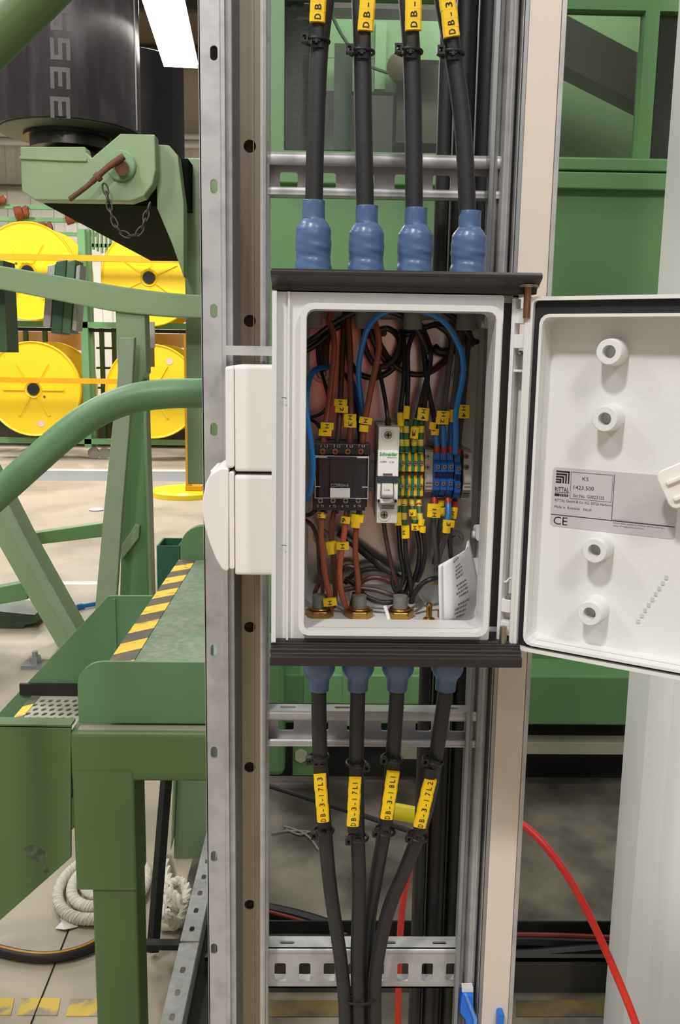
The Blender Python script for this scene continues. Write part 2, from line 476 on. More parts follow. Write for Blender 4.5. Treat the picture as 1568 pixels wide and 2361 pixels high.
# pendant fluorescent fitting
A = at(417, 147, 5.6); Z = A.z
D = (at(562, 812, 1000)-at(412, 812, 1000)); 
dirv = Vector((math.sin(R(4)), -math.cos(R(4)), 0))
side = Vector((-dirv.y, dirv.x, 0))
t = thing('fluorescent_light', 'glowing white fluorescent fitting hanging beside the black roll', 'ceiling light', A+Vector((0, 0, .0)))
M = Matrix((side, dirv, Vector((0, 0, 1)))).transposed().to_4x4(); M.translation = A
b = B().prism([(-.100, .0), (.100, .0), (.075, .07), (-.075, .07)], 'y', 0, 2.6, M)
obj('housing', b, PIPEW, t)
b = B().bx(-.096, .096, .0, 2.6, -.02, -.001, M)
obj('diffuser', b, emit('tube_glow', (1, .97, .9, 1), 6.0), t)
b = B()
for s in (.5, 2.1):
    obj('hanger', B().cyl(M @ Vector((0, s, .06)), M @ Vector((0, s, 5.0-Z)), .01, 6), PURLIN, t)
# ================================================================ the enclosure
XL, XR = -.0378, .1605                   # outer sides
ZB, ZT = at(626, 1472, .70).z, at(630, 672, .70).z
YF, YBK = .70, .850
t = thing('electrical_enclosure', 'white plastic junction box with its door swung open, fixed to the cable ladder', 'electrical box', (.0614, .78, ZB-.03))
ENC = t
rx0, rx1, rz0, rz1 = at(691, 1072, .69).x, at(1142, 1072, .69).x, at(900, 1466, .69).z, at(900, 701, .69).z
ix0, ix1, iz0, iz1 = rx0+.0042, rx1-.0042, rz0+.0035, rz1-.0045
b = B()
XF = rx1+.0030                           # the flange stops short of the hinge
XS = XR-.008                            # outer face of the right side wall
b.plate(rrect(XL, XF, ZB, ZT, .002), [rrect(ix0, ix1, iz0, iz1, .006)], YF, .723)
b.plate(rrect(rx0, rx1, rz0, rz1, .008), [rrect(ix0, ix1, iz0, iz1, .006)], .689, YF+.0005)
b.bx(XL, XL+.0035, .690, .7005, ZB, ZT)                        # outer rain lip
b.bx(XL+.0115, XL+.0130, .696, .7005, ZB, ZT)
for x0, x1 in ((XL, XL+.004), (XS-.004, XS)): b.bx(x0, x1, .723, YBK, ZB-.012, ZT+.004)
for z0, z1 in ((ZB-.012, ZB-.008), (ZT, ZT+.004)): b.bx(XL, XS, .723, YBK, z0, z1)
b.bx(XL, XS, YBK-.004, YBK, ZB-.012, ZT+.004)
obj('body', b, WHITE, t)
# scratch marks of the cover line on the flange
b = B()
for y in (918, 1258):
    q = at(656, y, .6955)
    b.tube([q+Vector((-.0022, .0, .0002)), q+Vector((0, 0, .0004)), q+Vector((.0016, 0, -.0001))], .00028, 5)
obj('scratch_mark', b, INK, t)
# hoods : extruded dark strips along top and bottom
Zh = at(900, 634, .69).z
prof = [(.683, Zh+.0015), (.6855, Zh+.003), (.845, Zh+.003), (.845, ZT+.003), (.70, ZT+.001), (.699, ZT+.004), (.693, ZT+.0075), (.692, Zh-.006), (.686, Zh-.003), (.683, Zh-.0015)]
b = B().prism(prof, 'x', XL-.0008, XR+.0008)
obj('top_hood', b, HOOD, t, .0006)
Zl = at(900, 1531, .69).z
z_ = lambda y, Y=.69: at(900, y, Y).z
prof = [(.683, Zl), (.683, z_(1517, .683)), (.6875, z_(1509, .6875)), (.688, z_(1498, .688)), (.6925, z_(1491, .6925)), (.6925, z_(1484, .6925)), (.697, z_(1480, .697)), (.697, ZB+.0004), (.7225, ZB+.0004), (.7228, ZB-.0122), (.845, ZB-.0122), (.845, Zl)]
b = B().prism(prof, 'x', XL-.0008, XR+.0005)
obj('bottom_hood', b, HOOD, t, .0006)
# hinge corner with pins
for yy, up in ((690, 1), (1472, -1)):
    xx = 1216 if up > 0 else 1160
    c = at(xx, yy, .6965)
    b = B().cyl(c+Vector((0, 0, -.014)), c+Vector((0, 0, .010)), .0028, 14)
    obj('hinge_pin', b, COPPER if up > 0 else mat('dull_pin', (176, 168, 150), .35, 1.0), t)
    b = B().cyl(c+Vector((0, 0, up*.0085)), c+Vector((0, 0, up*.0105)), .0085, 20)
    obj('hinge_washer', b, STEEL, t)
b = B().bx(XF, XF+.0115, .7235, .7265, rz0-.002, rz1+.004)
obj('hinge_gutter', b, mat('brown_grey_gutter', (92, 82, 78), .5), t)
# mounting plate, screws and din rail
pxa, pxb, pza, pzb = rect(712, 737, 1092, 1347, .836)
b = B().plate(rrect(pxa, pxb, pza, pzb, .008, 4), [circ(*(lambda p: (p.x, p.z))(at(884, 768, .836)), .0032)], .8355, .838)
obj('mounting_plate', b, PLATE, t)
for (x, y) in ((741, 862), (741, 1238), (1050, 1242), (1062, 866)):
    c = at(x, y, .835)
    b = B().lathe([(.0001, -.0052), (.0035, -.005), (.0045, -.003), (.0045, -.0012), (.0075, -.0012), (.0080, -.0004), (.0080, 0)], c, (0, 1, 0), 20)
    b.bx(c.x-.003, c.x+.003, c.y-.0054, c.y-.0050, c.z-.0006, c.z+.0006)
    obj('fixing_screw', b, STEEL, t)
dz = at(900, 1095, .82).z
dx0, dx1 = at(722, 1095, .82).x, at(1082, 1095, .82).x
b = B().prism([(.8355, dz-.0175), (.8355, dz+.0175), (.828, dz+.0175), (.828, dz+.0125), (.834, dz+.0125), (.834, dz-.0125), (.828, dz-.0125), (.828, dz-.0175)], 'x', dx0, dx1)
obj('din_rail', b, GALV, t)
# pale gland stubs poking in through top and bottom
TOPX = [722, 843, 955, 1078]; BOTX = [735, 825, 918, 1035]
TOPP = [at(x, 640, .79) for x in TOPX]; BOTP = [at(x, 1560, .79) for x in BOTX]
for i, c in enumerate(TOPP):
    b = B().cyl((c.x, c.y, ZT+.001), (c.x, c.y, ZT-.010), .013, 6)
    b.cyl((c.x, c.y, ZT-.010), (c.x, c.y, ZT-.024), .0080, 18)
    obj('gland_stub', b, GROM, t)
for i, c in enumerate(BOTP):
    b = B().cyl((c.x, c.y, ZB-.008), (c.x, c.y, ZB-.001), .0128, 6)
    b.cyl((c.x, c.y, ZB-.001), (c.x, c.y, ZB+.001), .0098, 18)
    obj('brass_locknut', b, BRASS, t, .0008, label='brass hexagonal nut of the cable gland')
    b = B().cyl((c.x, c.y, ZB+.001), (c.x, c.y, ZB+.012), .0066, 18)
    obj('gland_stub', b, GROM, t)
# brass earth stud in the bottom
c = at(989, 1424, .765); c.z = ZB-.008
b = B().cyl(c, c+Vector((0, 0, .007)), .0052, 6).lathe([(.0028, .007)]+[(.0028-.0004*(k % 2), .007+.0012*k) for k in range(11)]+[(.0022, .0205)], c, (0, 0, 1), 14)
obj('earth_stud', b, BRASS, t, .0003, label='brass bolt standing on the box floor')
# small white moulded brackets on the right wall
for y in (740, 1232, 1310):
    c = at(1117, y, .80)
    b = B().rbx(XS-.012, XS-.004, .80, .816, c.z-.006, c.z+.006, .003).cyl((XS-.014, .808, c.z-.002), (XS-.011, .808, c.z-.002), .0035, 10)
    obj('wall_bracket', b, WHITE, t)
# round moulded ring on the back wall
c = at(1002, 1355, .842)
b = B().tube([c+Vector((.0165*math.cos(a*math.pi/12), 0, .0165*math.sin(a*math.pi/12))) for a in range(24)], .0013, 6, closed=True)
obj('moulded_ring', b, WHITE, t)

# ---------------------------------------------------------------- the door, swung about the right edge
DU = Vector((math.cos(R(32)), -math.sin(R(32)), 0)); DW = Vector((-math.sin(R(32)), -math.cos(R(32)), 0))
DO = at(1200, 1090, .697)
def dat(x, y, w=0.0):
    """door plane (u from the hinge line, z height) hit by the pixel"""
    d = FW + RT*((x-CX)/F_PX) - UP*((y-CY)/F_PX)
    k = (DO+DW*w-CAM).dot(DW)/d.dot(DW)
    p = CAM+d*k-DO
    return p.dot(DU), p.z
DM = Matrix((DU, -DW, Vector((0, 0, 1)))).transposed().to_4x4(); DM.translation = DO      # local x=u, y=into the door, z=up
u0 = dat(1201, 1090)[0]
z0d = dat(1184, 1497)[1]; z1d = dat(1222, 684)[1]
uL = dat(1200, 1090)[0]; uR = .190
t_h = dat(1180, 1090)[0]
b = B()
# gasket bed frame, outer rim, inner rim, pan
uo = dat(1202, 1090)[0]
iu0, iz0d, iz1d = dat(1233, 1090)[0], dat(1212, 1480)[1], dat(1255, 731)[1]
iu1 = uR-(iu0-uo)
PD = .024
b.plate(rrect(uo, uR, z0d, z1d, .004), [rrect(iu0, iu1, iz0d, iz1d, .006)], .010, .014, M=DM)
b.plate(rrect(uo, uR, z0d, z1d, .004), [rrect(uo+.0028, uR-.0028, z0d+.0028, z1d-.0028, .003)], 0, .0105, M=DM)
b.plate(rrect(iu0-.0022, iu1+.0022, iz0d-.0022, iz1d+.0022, .007), [rrect(iu0, iu1, iz0d, iz1d, .006)], -.001, .0105, M=DM)
b.plate(rrect(iu0-.0022, iu1+.0022, iz0d-.0022, iz1d+.0022, .007), [rrect(iu0, iu1, iz0d, iz1d, .006)], .0139, PD+.003, M=DM)
b.plate(rrect(iu0-.001, iu1+.001, iz0d-.001, iz1d+.001, .006), [], PD, PD+.003, M=DM)
door = obj('door', b, WHITE, t)
b = B().plate(rrect(uo+.003, uR-.003, z0d+.003, z1d-.003, .003), [rrect(iu0-.0024, iu1+.0024, iz0d-.0024, iz1d+.0024, .007)], .0045, .0101, M=DM)
obj('gasket', b, GASKET, door)
# hinge strip along the left edge
ha, hb = dat(1163, 1090)[0], uo+.0004
zz = lambda y: dat(1180, y)[1]
b = B()
b.bx(ha, ha+.0028, -.001, .0115, z0d+.001, z1d-.001, DM)
b.bx(hb-.0035, hb, -.001, .0115, z0d, z1d, DM)
b.bx(ha, hb, .0155, .0175, zz(1420), zz(808), DM)
b.bx(ha, ha+.0015, .0105, .0175, zz(1420), zz(808), DM).bx(hb-.0015, hb, .0105, .0175, zz(1420), zz(808), DM)
for ya, yb in ((712, 746), (771, 803), (1385, 1415), (1436, 1468)):
    b.bx(ha, hb, .0005, .0165, zz(yb), zz(ya), DM)
b.bx(ha, hb, .0025, .0165, zz(858), zz(852), DM)
b.tube([DM @ Vector((u, .004, z)) for u, z in ((ha+.003, zz(1348)), (ha+.005, zz(1345)), (ha+.007, zz(1338)), (hb-.006, zz(1336)), (hb-.003, zz(1338)))], .0012, 6)
obj('hinge_strip', b, WHITE, door, .0005)
b = B().cyl(DM @ Vector(((ha+hb)/2, .004, zz(1380))), DM @ Vector(((ha+hb)/2, .004, zz(1388))), .0030, 12)
b.cyl(DM @ Vector((ha+.0055, .004, zz(818))), DM @ Vector((ha+.007, .006, zz(812))), .0018, 12)
obj('hinge_stud', b, GROM, door)
# moulded bosses
for i, (x, y) in enumerate(((1404, 811), (1394, 966), (1370, 1270), (1359, 1415))):
    u, z = dat(x, y, -.004)
    c = DM @ Vector((u, PD, z))
    n = DW
    L = PD-.004
    b = B().lathe([(.0103, 0), (.0098, L*.6), (.0094, L-.0006), (.0089, L), (.0049, L), (.0047, L-.012), (.0001, L-.012)], c, n, 32)
    obj('boss', b, WHITE, door)
# sticker
qa = dat(1274, 1076, -PD); qb = dat(1270, 1212, -PD); qc = dat(1556, 1236, -PD)
lu0, lu1 = (qa[0]+qb[0])/2, qc[0]
lz1, lz0 = qa[1], qb[1]
b = B().prism(rrect(lu0, lu1, lz0, lz1, .003), 'y', PD-.0003, PD+.0001, DM)
st = obj('rating_label', b, LABELG, door, label='silver grey rating sticker')
def lp(x, y): 
    u, z = dat(x, y, -PD+.0004); return DM @ Vector((u, PD-.0004, z))
b = B()
H_ = lz1-lz0; W_ = lu1-lu0
def lt(txt, fx, fy, fh, fw, bold=0):        # fractions of the sticker, fy = baseline from the top
    b.text(txt, DM @ Vector((lu0+fx*W_, PD-.0003, lz1-fy*H_)), DU, (0, 0, 1), fh*H_, fw*W_, .0001, bold)
lt('KS', .250, .19, .062, .050); lt('1423.500', .182, .345, .068, .165); lt('Ser.No. G0023125', .180, .475, .056, .255)
lt('RITTAL GmbH & Co. KG 35726 Herborn', .030, .575, .044, .470); lt('Made in  Romania', .030, .685, .044, .212); lt('FAUF:', .272, .690, .044, .072)
lt('CE', .028, .965, .135, .118)
lt('RITTAL', .026, .405, .075, .118, .012)
lt('CAUTION: Openings in this enclosure must be covered with', .520, .800, .022, .43)
lt('closure plates, systems or conduits with the same type', .520, .845, .022, .40); lt('rating / IP rating as this enclosure', .520, .890, .022, .24)
def lr(x0, x1, y0, y1): b.bx(lu0+x0*W_, lu0+x1*W_, PD-.0005, PD-.0003, lz1-y1*H_, lz1-y0*H_, DM)
lr(.005, .995, .795, .806); lr(.504, .508, .04, .80)
for x0, x1, y0, y1 in ((.155, .495, .06, .064), (.155, .495, .50, .504), (.155, .157, .06, .50), (.493, .495, .06, .50)): lr(x0, x1, y0, y1)
for k in range(4):                              # stepped stripes of the emblem
    lr(.030, .142-.022*k, .055+.045*k, .083+.045*k); lr(.142-.022*k-.012, .142-.022*k, .055+.045*k, .262)
lr(.030, .072, .235, .262); lr(.026, .142, .415, .422)
lr(.026, .068, .44, .485)
for k in range(5): lr(.074+.014*k, .083+.014*k, .44, .485)
obj('label_print', b, INK, door)
# faint moulded figures and the knob reaching in from the right
b = B()
for k in range(9):
    x, y = 1472+8.1*k, 1432-12.6*k
    u, z = dat(x, y, -PD)
    b.bx(u-.0012, u+.0012, PD-.0006, PD+.001, z-.0016, z+.0016, DM)
obj('moulded_mark', b, mat('moulded_grey', (196, 194, 190), .5), door)
u, z = dat(1590, 1110, -.002)
b = B()
Mk = DM @ Matrix.Translation((u, 0, z)) @ Matrix.Rotation(R(-28), 4, 'Y')
b.rbx(-.019, .060, -.002, .004, -.015, .015, .006, 'y', 4, Mk)
b.bx(-.014, .05, -.0045, -.0015, .003, .0065, Mk).bx(-.014, .05, -.0045, -.0015, -.0095, -.006, Mk)
b.cyl(DM @ Vector((u+.02, PD, z)), DM @ Vector((u+.02, 0, z)), .012, 20)
obj('latch_arm', b, WHITE2, door, .001)
# ================================================================ cable ladder behind the box
YL = .852
X_ = lambda p, Y, y=1000: at(p, y, Y).x
Z_ = lambda y, Y, x=850: at(x, y, Y).z
ZLO, ZHI = .02, 3.0
t = thing('cable_ladder', 'galvanised vertical cable ladder carrying the box and the black cables', 'cable ladder', (X_(870, .9), .90, 0))
LAD = t
# left rail: slotted front flange
fx0, fx1 = X_(467, YL), X_(512, YL)
slots = []
for y in (122, 430, 717, 990, 1195, 1500, 1735, 1975, 2188):
    q = at(497, y, YL); slots.append(slot(q.x-.0015, q.z, .0065, .0125))
zz = Z_(2188, YL)
for k in range(1, 9): slots.append(slot(at(497, 1000, YL).x-.0015, zz-.12*k, .0065, .0125))
zz = Z_(122, YL)
for k in range(1, 7): slots.append(slot(at(497, 1000, YL).x-.0015, zz+.12*k, .0065, .0125))
b = B().plate([(fx0, ZLO), (fx1, ZLO), (fx1, ZHI), (fx0, ZHI)], slots, YL, YL+.0022)
b.bx(fx0-.0002, fx0+.002, YL, YL+.055, ZLO, ZHI)
rl = obj('left_rail_flange', b, GALV, t, .0006)
def strip(pts, z0=ZLO, z1=ZHI, th=.0018):
    """thin folded sheet, profile in plan, extruded upright"""
    b = B()
    n = len(pts)
    off = []
    for i in range(n):
        a = Vector(pts[max(i-1, 0)]); c = Vector(pts[min(i+1, n-1)])
        d = (c-a).normalized(); off.append(Vector((-d.y, d.x)))
    poly = [tuple(p) for p in pts]+[tuple(Vector(pts[i])+off[i]*th) for i in range(n-1, -1, -1)]
    for i in range(n-1):
        q = [pts[i], pts[i+1], tuple(Vector(pts[i+1])+off[i+1]*th), tuple(Vector(pts[i])+off[i]*th)]
        b.prism(q, 'z', z0, z1)
    return b
p = lambda x, Y: (X_(x, Y), Y)
obj('left_rail_bead', strip([p(512, YL), p(515, YL-.003), p(523, YL-.003), p(526, YL+.002), p(538, YL+.004), p(540, YL+.012)]), GALV, t)
obj('left_rail_fold', strip([p(540, YL+.012), p(556, YL+.036)]), GALV_DK, t)
wx0, wx1 = X_(553, YL+.036), X_(602, YL+.036)
holes = []
for y in (337, 740, 1092, 1446, 1769, 2086):
    q = at(576, y, YL+.036); holes.append(circ(q.x, q.z, .0058, 20))
b = B().plate([(wx0, ZLO), (wx1, ZLO), (wx1, ZHI), (wx0, ZHI)], holes, YL+.036, YL+.038)
b.bx(X_(584, YL+.034), X_(586, YL+.034), YL+.0345, YL+.0365, ZLO, ZHI)
obj('left_rail_web', b, GALV_WEB, t)
obj('web_backing', B().bx(wx0, wx1, YL+.046, YL+.048, ZLO, ZHI), mat('rusty_brown_backing', (70, 48, 40), .7), t)
obj('left_rail_lip', strip([p(600, YL+.036), p(600, YL+.001), p(606, YL), p(612, YL+.001), p(615, YL+.010), p(620, YL+.011), p(623, YL+.05)]), GALV, t)
# right rail
obj('right_rail_edge', strip([p(1098, YL+.036), p(1104, YL+.002), p(1112, YL+.001), p(1115, YL+.004)]), GALV_DK, t)
obj('right_rail_web', strip([p(1115, YL+.004), p(1124, YL+.016), p(1129, YL+.006), p(1134, YL+.0075), p(1139, YL+.006), p(1144, YL+.0075), p(1150, YL+.006), p(1152, YL+.018)]), GALV, t)
obj('right_rail_fold', strip([p(1152, YL+.020), p(1164, YL+.030), p(1166, YL+.004), p(1174, YL+.003)]), GALV_DK, t)
# rungs
lx0, lx1 = X_(618, .88), X_(1122, .88)
def rung(ytop, ybot, Yb, nslots, web_front=False, topslots=False):
    za, zb = Z_(ytop, Yb), Z_(ybot, Yb)
    H = za-zb
    b = B()
    Yf, Yw = Yb, Yb+.020
    wy = Yf if web_front else Yw-.002
    pitch = (lx1-lx0)/nslots
    holes = [rrect(lx0+pitch*(k+.30), lx0+pitch*(k+.76), zb+H*(.24 if not web_front else .18), zb+H*.62, .002, 2) for k in range(nslots)]
    b.plate([(lx0, zb), (lx1, zb), (lx1, za), (lx0, za)], holes, wy, wy+.002)
    for z, s in ((za, -1), (zb, 1)):
        if topslots and s < 0:
            hs = [rrect(lx0+(lx1-lx0)*f-.008, lx0+(lx1-lx0)*f+.008, Yf+.007, Yf+.012, .002) for f in (.10, .36, .62, .88)]
            b.plate([(lx0, Yf), (lx1, Yf), (lx1, Yw), (lx0, Yw)], hs, z-.002, z, 'z')
        else: b.bx(lx0, lx1, Yf, Yw, min(z, z+s*.002), max(z, z+s*.002))
    if not web_front:
        for z, s, h in ((za, -1, .011), (zb, 1, .007)):
            zc = z+s*h/2
            b.tube([(lx0, Yf+.002, zc), (lx1, Yf+.002, zc)], h/2, 10, flat=.5)
    else:
        b.tube([(lx0, Yf+.003, za-.004), (lx1, Yf+.003, za-.004)], .0045, 10)
    return obj('rung', b, GALV, LAD)
rung(354, 452, .862, 6)
rung(1640, 1722, .862, 6, False, True)
rung(2186, 2278, .880, 8, True, True)
# small strut peeping out to the left above the sockets
za = Z_(802, .80); zb = Z_(824, .80)
b = B().prism([(.80, zb), (.80, za), (.824, za), (.824, za-.002), (.803, za-.002), (.803, zb)], 'x', X_(515, .80), XL)
b.bx(X_(515, .80), XL, .803, .845, zb+.002, zb+.004)
obj('socket_strut', b, GALV, LAD)

# beige strip in its grey channel
bx0, bx1 = X_(1176, .858), X_(1243, .858)
t = thing('trunking', 'long beige-faced flat trunking in a grey channel, right beside the ladder', 'trunking', ((bx0+bx1)/2, .87, 0))
b = B().bx(X_(1178, .87), bx1+.0045, .866, .884, 0.0, 3.0)
b.bx(bx1, bx1+.0045, .856, .884, 0.0, 3.0).bx(bx0-.0058, bx0-.0044, .859, .884, 0.0, 3.0)
obj('channel', b, GALV, t, .0006)
b = B().bx(bx0-.0035, bx0-.0012, .8575, .868, 0.0, 3.0)
obj('edge_bead', b, mat('beige_edge', (196, 182, 162), .5), t)
b = B().bx(bx0-.001, bx1-.0005, .8552, .8665, 0.0, 3.0)
obj('cover', b, BEIGE, t, .0008)
# blue clip
cz = Z_(2262, .86)
t = thing('blue_clip', 'bright blue plastic clamp gripping the beige trunking at the bottom', 'clamp', (X_(1110, .86, 2300), .862, cz-.06))
xl = lambda x: at(x, 2300, .855).x
b = B().prism([(xl(1064), cz-.006), (xl(1088), cz-.006), (xl(1089), cz-.022), (xl(1096), cz-.032), (xl(1100), cz-.07), (xl(1078), cz-.07), (xl(1073), cz-.036), (xl(1060), cz-.028), (xl(1061), cz-.014)], 'y', .846, .860)
obj('jaw', b, BLUECLIP, t, .0012)
b = B().prism([(xl(1066), cz-.003), (xl(1072), cz-.003), (xl(1098), cz-.032), (xl(1096), cz-.05), (xl(1090), cz-.05), (xl(1090), cz-.033)], 'y', .842, .8465)
obj('lever', b, mat('pale_blue_plastic', (96, 152, 232), .4), t, .0008)
b = B().rbx(xl(1146), xl(1161), .846, .862, cz-.07, cz-.028, .003)
obj('jaw', b, BLUECLIP, t, .001)
b = B().bx(xl(1063), xl(1088), .850, .858, cz-.0055, cz-.0005)
obj('cap', b, WHITE, t)

# black riser cables behind the rungs
for i, (x, r, yy) in enumerate(((1001, .0074, 1000), (1043, .0108, 1000), (1096, .0124, 1000))):
    q = at(x, yy, .935)
    pts = [(q.x, .935+.004*i, z) for z in [k*.15 for k in range(0, 21)]]
    b = B().tube(smooth(pts, 3), r, 12)
    obj('riser_cable', b, BLACKP, label=['slim black riser cable behind the rungs, leftmost of the upright three', 'middle black riser cable behind the rungs, hidden mostly by the fourth cable',
        'thick black riser cable hugging the right ladder rail'][i], cat='cable', group='upright riser cables behind the ladder')

# ================================================================ four power cables above and below
def cable_marker(par, txt, a, b_, w, Y, dy):
    """yellow sleeve from pixel a (top) to b_ (bottom), text reads upward"""
    A, Bt = at(*a, Y), at(*b_, Y)
    up = (A-Bt); L = up.length; up.normalize()
    right = Vector((0, -1, 0)).cross(up).normalized()*-1
    if right.x < 0: right = -right
    n = right.cross(up); 
    if n.y > 0: n = -n
    M = Matrix((right, -n, up)).transposed().to_4x4(); M.translation = Bt
    W = px(w, Y)
    b = B()
    k = max(3, len(txt)); h = L/k
    for i in range(k):
        s = .00018*((i*7) % 3-1)
        b.prism([(-W/2, .004), (-W/2, .0005), (-W/2*.8, -.0009), (0, -.0014), (W/2*.8, -.0009), (W/2, .0005), (W/2, .004)], 'z', i*h+.00005, (i+1)*h-.00005, M @ Matrix.Translation((s, 0, 0)))
    mk = obj('marker_sleeve', b, YEL, par)
    b = B()
    th = W*.42
    for i, ch in enumerate(txt):
        if ch == ' ': continue
        b.text(ch, M @ Vector((th*.50, -.0016, (i+.22)*h)), up, -right, th, h*(.55 if ch not in '1-' else (.12 if ch == '1' else .4)), .0001, .01)
    obj('marker_text', b, INK, mk)
    # dark carrier strip behind the sleeve
    return M, W, L
def ties(par, x, y, Y, r, ang=0, flip=1):
    c = at(x, y, Y)
    b = B()
    tl = Vector((math.sin(ang), 0, math.cos(ang)))
    e1 = Vector((math.cos(ang), 0, -math.sin(ang)))
    ring = [c+e1*(math.cos(a*math.pi/12)*r)+Vector((0, math.sin(a*math.pi/12)*r, 0)) for a in range(24)]
    b.tube(ring, .0014, 8, closed=True, flat=1)
    z = obj('zip_tie', b, BLACKP, par)
    M = Matrix((e1, Vector((0, 1, 0)), tl)).transposed().to_4x4(); M.translation = c+e1*(-flip*r*.95)+Vector((0, -r*.75, .0))
    b = B()
    b.plate(rrect(-.0031, .0031, -.0034, .0034, .0008), [rrect(-.0014, .0014, -.0018, .0018, .0004)], -.003, .003, 'y', M)
    obj('tie_head', b, BLACKP, z)
    M2 = Matrix.Translation(e1*(flip*r*.95)+Vector((0, -r*.05, 0))) @ M
    b = B().bx(-.0030, .0030, -.0022, .0022, -.0026, .0030, M2).bx(-.0012, .0012, -.0030, .0, -.004, .004, M2)
    obj('tie_lock', b, BLACKP, z)
boot_prof = [(.0092, .064), (.0094, .0635), (.0094, .0500), (.0096, .0490), (.0125, .0455), (.0144, .0415), (.0149, .0360), (.0150, .0300), (.0152, .0260), (.0146, .0215), (.0143, .0180), (.0150, .0140), (.0156, .0090), (.0157, 0)]
UPC = [
 ([(722, 640), (724, 470), (728, 300), (736, 120), (750, 0), (762, -90)], 'DB-3', (735, -40), (732, 50), 33, (732, 96), 463),
 ([(843, 640), (842, 480), (838, 300), (835, 130), (832, 0), (830, -90)], 'DB-3', (849, -26), (843, 70), 33, (835, 121), 475),
 ([(955, 640), (955, 490), (953, 300), (949, 130), (940, 0), (936, -90)], 'DB-3', (953, -28), (954, 69), 34, (946, 120), 480),
 ([(1077, 640), (1078, 500), (1068, 300), (1046, 130), (1022, 0), (1012, -90)], 'DB-3-1', (1028, -40), (1043, 84), 34, (1043, 124), 487)]
lab = ['black power cable in a blue boot on top of the box, leftmost of the four', 'second black power cable from the left above the box, in a blue boot',
       'third black power cable from the left above the box, in a blue boot', 'rightmost upper black power cable, leaning left out of its blue boot']
for i, (path, txt, ma, mb, w, tie, yb) in enumerate(UPC):
    Yc = .79
    c = TOPP[i]
    t = thing('power_cable', lab[i], 'cable', (c.x, Yc, Zh+.003), 'power cables above the box')
    pts = smooth(P(path, Yc), 6)
    pts[0] = Vector((c.x, Yc, Zh-.001))
    obj('sheath', B().tube(pts, .0074, 16), RUBBER, t)
    top = at(path[1][0], yb, Yc).z
    k = (top-(Zh+.003))/.064
    prof = [(r*(1.0 if j else 1), h*k) for j, (r, h) in enumerate(boot_prof)]
    prof = prof[::-1]
    b = B()
    pp = [Vector((c.x, Yc, Zh+.003))]
    fine = []
    for j in range(len(prof)-1):
        for s in range(3):
            f = s/3; fine.append((prof[j][0]*(1-f)+prof[j+1][0]*f, prof[j][1]*(1-f)+prof[j+1][1]*f))
    fine.append(prof[-1])
    b.lathe(fine, (c.x, Yc, Zh+.003), (0, 0, 1), 28, .012)
    obj('heatshrink_boot', b, BLUE_BOOT, t, label='lumpy slate-blue heat-shrink boot')
    # carrier strip
    a, q = at(tie[0]+2, tie[1]+14, Yc-.0075), at(mb[0], mb[1]-30, Yc-.0075)
    b = B().tube([a, a.lerp(q, .5)+Vector((0, -.0006, 0)), q], .0050, 10, flat=.35)
    obj('marker_carrier', b, BLACKP, t)
    cable_marker(t, txt, ma, mb, w, Yc-.0115, 0)
    ties(t, tie[0]-2, tie[1], Yc-.001, .0102, 0, 1)
LOC = [
 ([(735, 1520), (735, 1600), (738, 1740), (748, 1900), (762, 2050), (784, 2200), (795, 2310), (797, 2420)], 'DB-3-17L3', (737, 1788), (746, 1895), 30, [(735, 1744), (746, 1915)]),
 ([(825, 1520), (825, 1600), (822, 1740), (824, 1900), (828, 2050), (824, 2200), (826, 2310), (828, 2420)], 'DB-3-17L1', (819, 1795), (814, 1905), 30, [(822, 1760), (825, 1930)]),
 ([(917, 1520), (915, 1600), (906, 1740), (892, 1880), (868, 2020), (850, 2140), (846, 2310), (848, 2420)], 'DB-3-18L1', (907, 1781), (892, 1889), 31, [(905, 1748), (887, 1915)]),
 ([(1034, 1520), (1026, 1600), (1006, 1740), (982, 1870), (944, 1980), (895, 2100), (868, 2230), (864, 2310), (866, 2420)], 'DB-3-17L2', (993, 1798), (968, 1908), 31, [(999, 1752), (962, 1928)])]
lab = ['leftmost black power cable below the box, marked DB-3-17L3', 'black power cable below the box marked DB-3-17L1', 'black power cable below the box marked DB-3-18L1', 'rightmost lower black power cable, bending left, marked DB-3-17L2']
